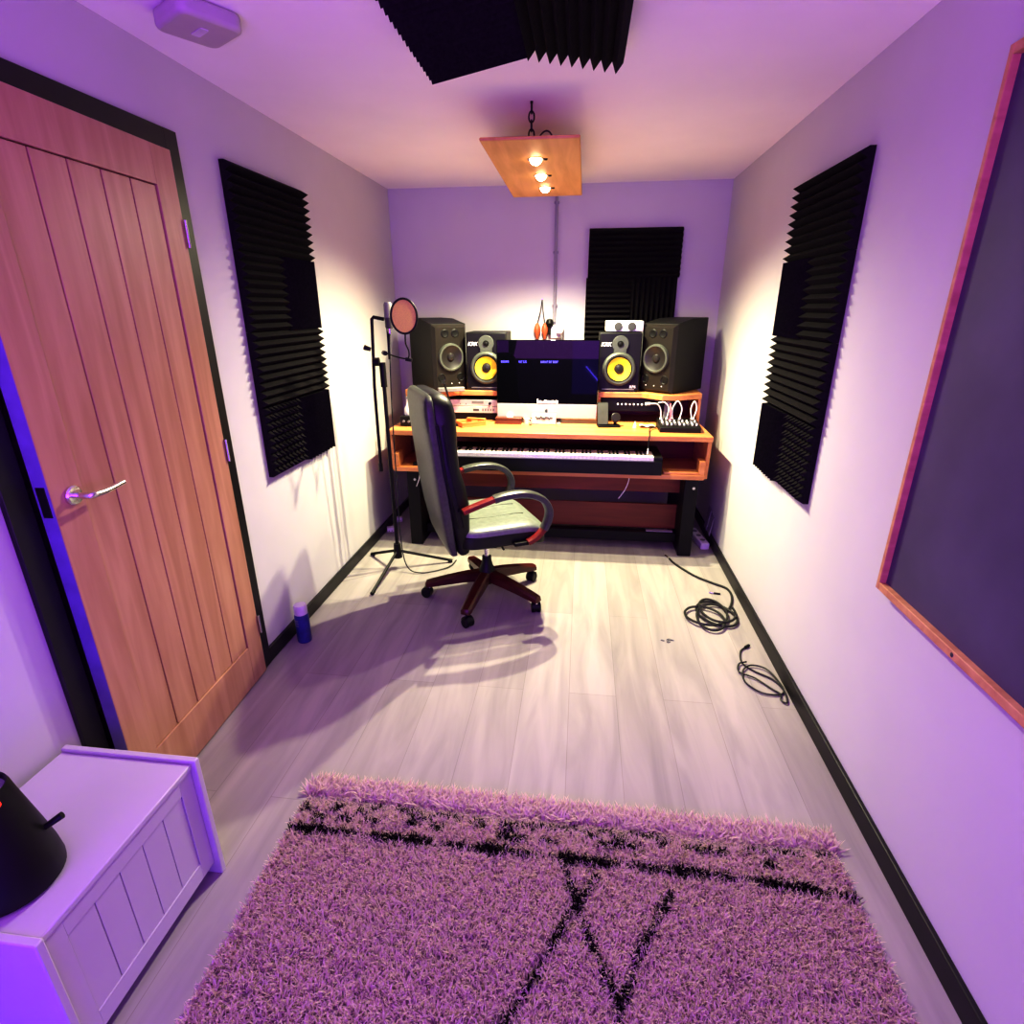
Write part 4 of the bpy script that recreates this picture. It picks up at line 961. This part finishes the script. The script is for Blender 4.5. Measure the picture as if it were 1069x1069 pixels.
for i in range(5200):
    x = random.uniform(RUGX0 - 0.005, RUGX1 + 0.012); y = RUGY1 + random.uniform(0.0, 0.055) - 0.018 * (x - RUGX0) / 1.6 * 1.0 + 0.012
    spec.append((x, y, random.uniform(0.010, 0.030), random.uniform(0.015, 0.045), random.uniform(0.0025, 0.0045), PI / 2 + random.gauss(0, 0.8), wool(False)))
tuft_obj('fringe', spec, 2, rug)

# ================================================================== LED STRIP BEHIND THE VIEWER + LIGHTS
ls = tag(MB().tube([(0.07, YF + 0.012, 0.62), (0.31, YF + 0.012, 0.35)], 0.007, 8).build('led_strip', M['ledstrip']), 'short slanted blue-violet light strip on the wall behind the viewer, mirrored in the screen', 'light strip')
def light(name, kind, loc, energy, col, rot=(0, 0, 0), **kw):
    d = bpy.data.lights.new(name, kind); d.energy = energy; d.color = col
    for k, v in kw.items(): setattr(d, k, v)
    o = bpy.data.objects.new(name, d); COL.objects.link(o); o.location = loc; o.rotation_euler = rot
    return o
WARM = (1.0, 0.95, 0.64)
for y, e, tl in zip(BULBS, (40, 185, 240), (0, -4, -15)):
    light('bulb_light', 'SPOT', (BX, y, BZ - 0.034), e, WARM, (R(tl), 0, 0), spot_size=R(156), spot_blend=0.9, shadow_soft_size=0.022)
light('violet_light', 'AREA', (-0.1, YF + 0.10, 1.60), 14, (0.26, 0.04, 1.0), (R(95), 0, 0), shape='RECTANGLE', size=1.9, size_y=0.7)
light('violet_light', 'AREA', (XL + 0.08, -0.75, 1.35), 36, (0.48, 0.09, 1.0), (R(90), 0, R(-75)), shape='RECTANGLE', size=1.3, size_y=1.2)
light('violet_light', 'AREA', (XR - 0.08, -0.75, 1.35), 27, (0.32, 0.05, 1.0), (R(90), 0, R(70)), shape='RECTANGLE', size=1.3, size_y=1.2)
light('violet_light', 'AREA', (-0.2, -0.55, 1.05), 36, (0.60, 0.14, 1.0), (R(155), 0, 0), shape='RECTANGLE', size=1.4, size_y=0.8)
light('blue_light', 'AREA', (0.30, YF + 0.2, 0.65), 10, (0.10, 0.03, 1.0), (R(88), 0, R(4)), shape='RECTANGLE', size=0.9, size_y=0.9)
light('blue_floor_light', 'AREA', (-1.0, -0.75, 0.10), 16, (0.09, 0.02, 1.0), (R(105), 0, R(6)), shape='RECTANGLE', size=0.5, size_y=0.15)

w = bpy.data.worlds.new('world'); scene.world = w; w.use_nodes = True
w.node_tree.nodes['Background'].inputs['Color'].default_value = (0.2, 0.1, 0.4, 1); w.node_tree.nodes['Background'].inputs['Strength'].default_value = 0.02

# ================================================================== CAMERA
PITCH_, YAW, ROLL, F = -20.205, 7.025, -0.2212, 578.5964
a, b_, c = R(PITCH_), R(YAW), R(ROLL)
f = Vector((-math.sin(b_) * math.cos(a), math.cos(b_) * math.cos(a), math.sin(a)))
r = Vector((math.cos(b_), math.sin(b_), 0)); u = r.cross(f)
r2 = r * math.cos(c) + u * math.sin(c); u2 = -r * math.sin(c) + u * math.cos(c)
cam = bpy.data.cameras.new('camera'); co = bpy.data.objects.new('camera', cam); COL.objects.link(co)
m = Matrix((r2, u2, -f)).transposed().to_4x4(); m.translation = Vector((0, 0, 1.5044)); co.matrix_world = m
cam.sensor_width = 36; cam.lens = F / 1069 * 36; cam.clip_start = 0.02
scene.camera = co
scene.view_settings.view_transform = 'Standard'; scene.view_settings.look = 'None'; scene.view_settings.exposure = 0.05; scene.view_settings.gamma = 0.70
scene.cycles.max_bounces = 10; scene.cycles.diffuse_bounces = 5
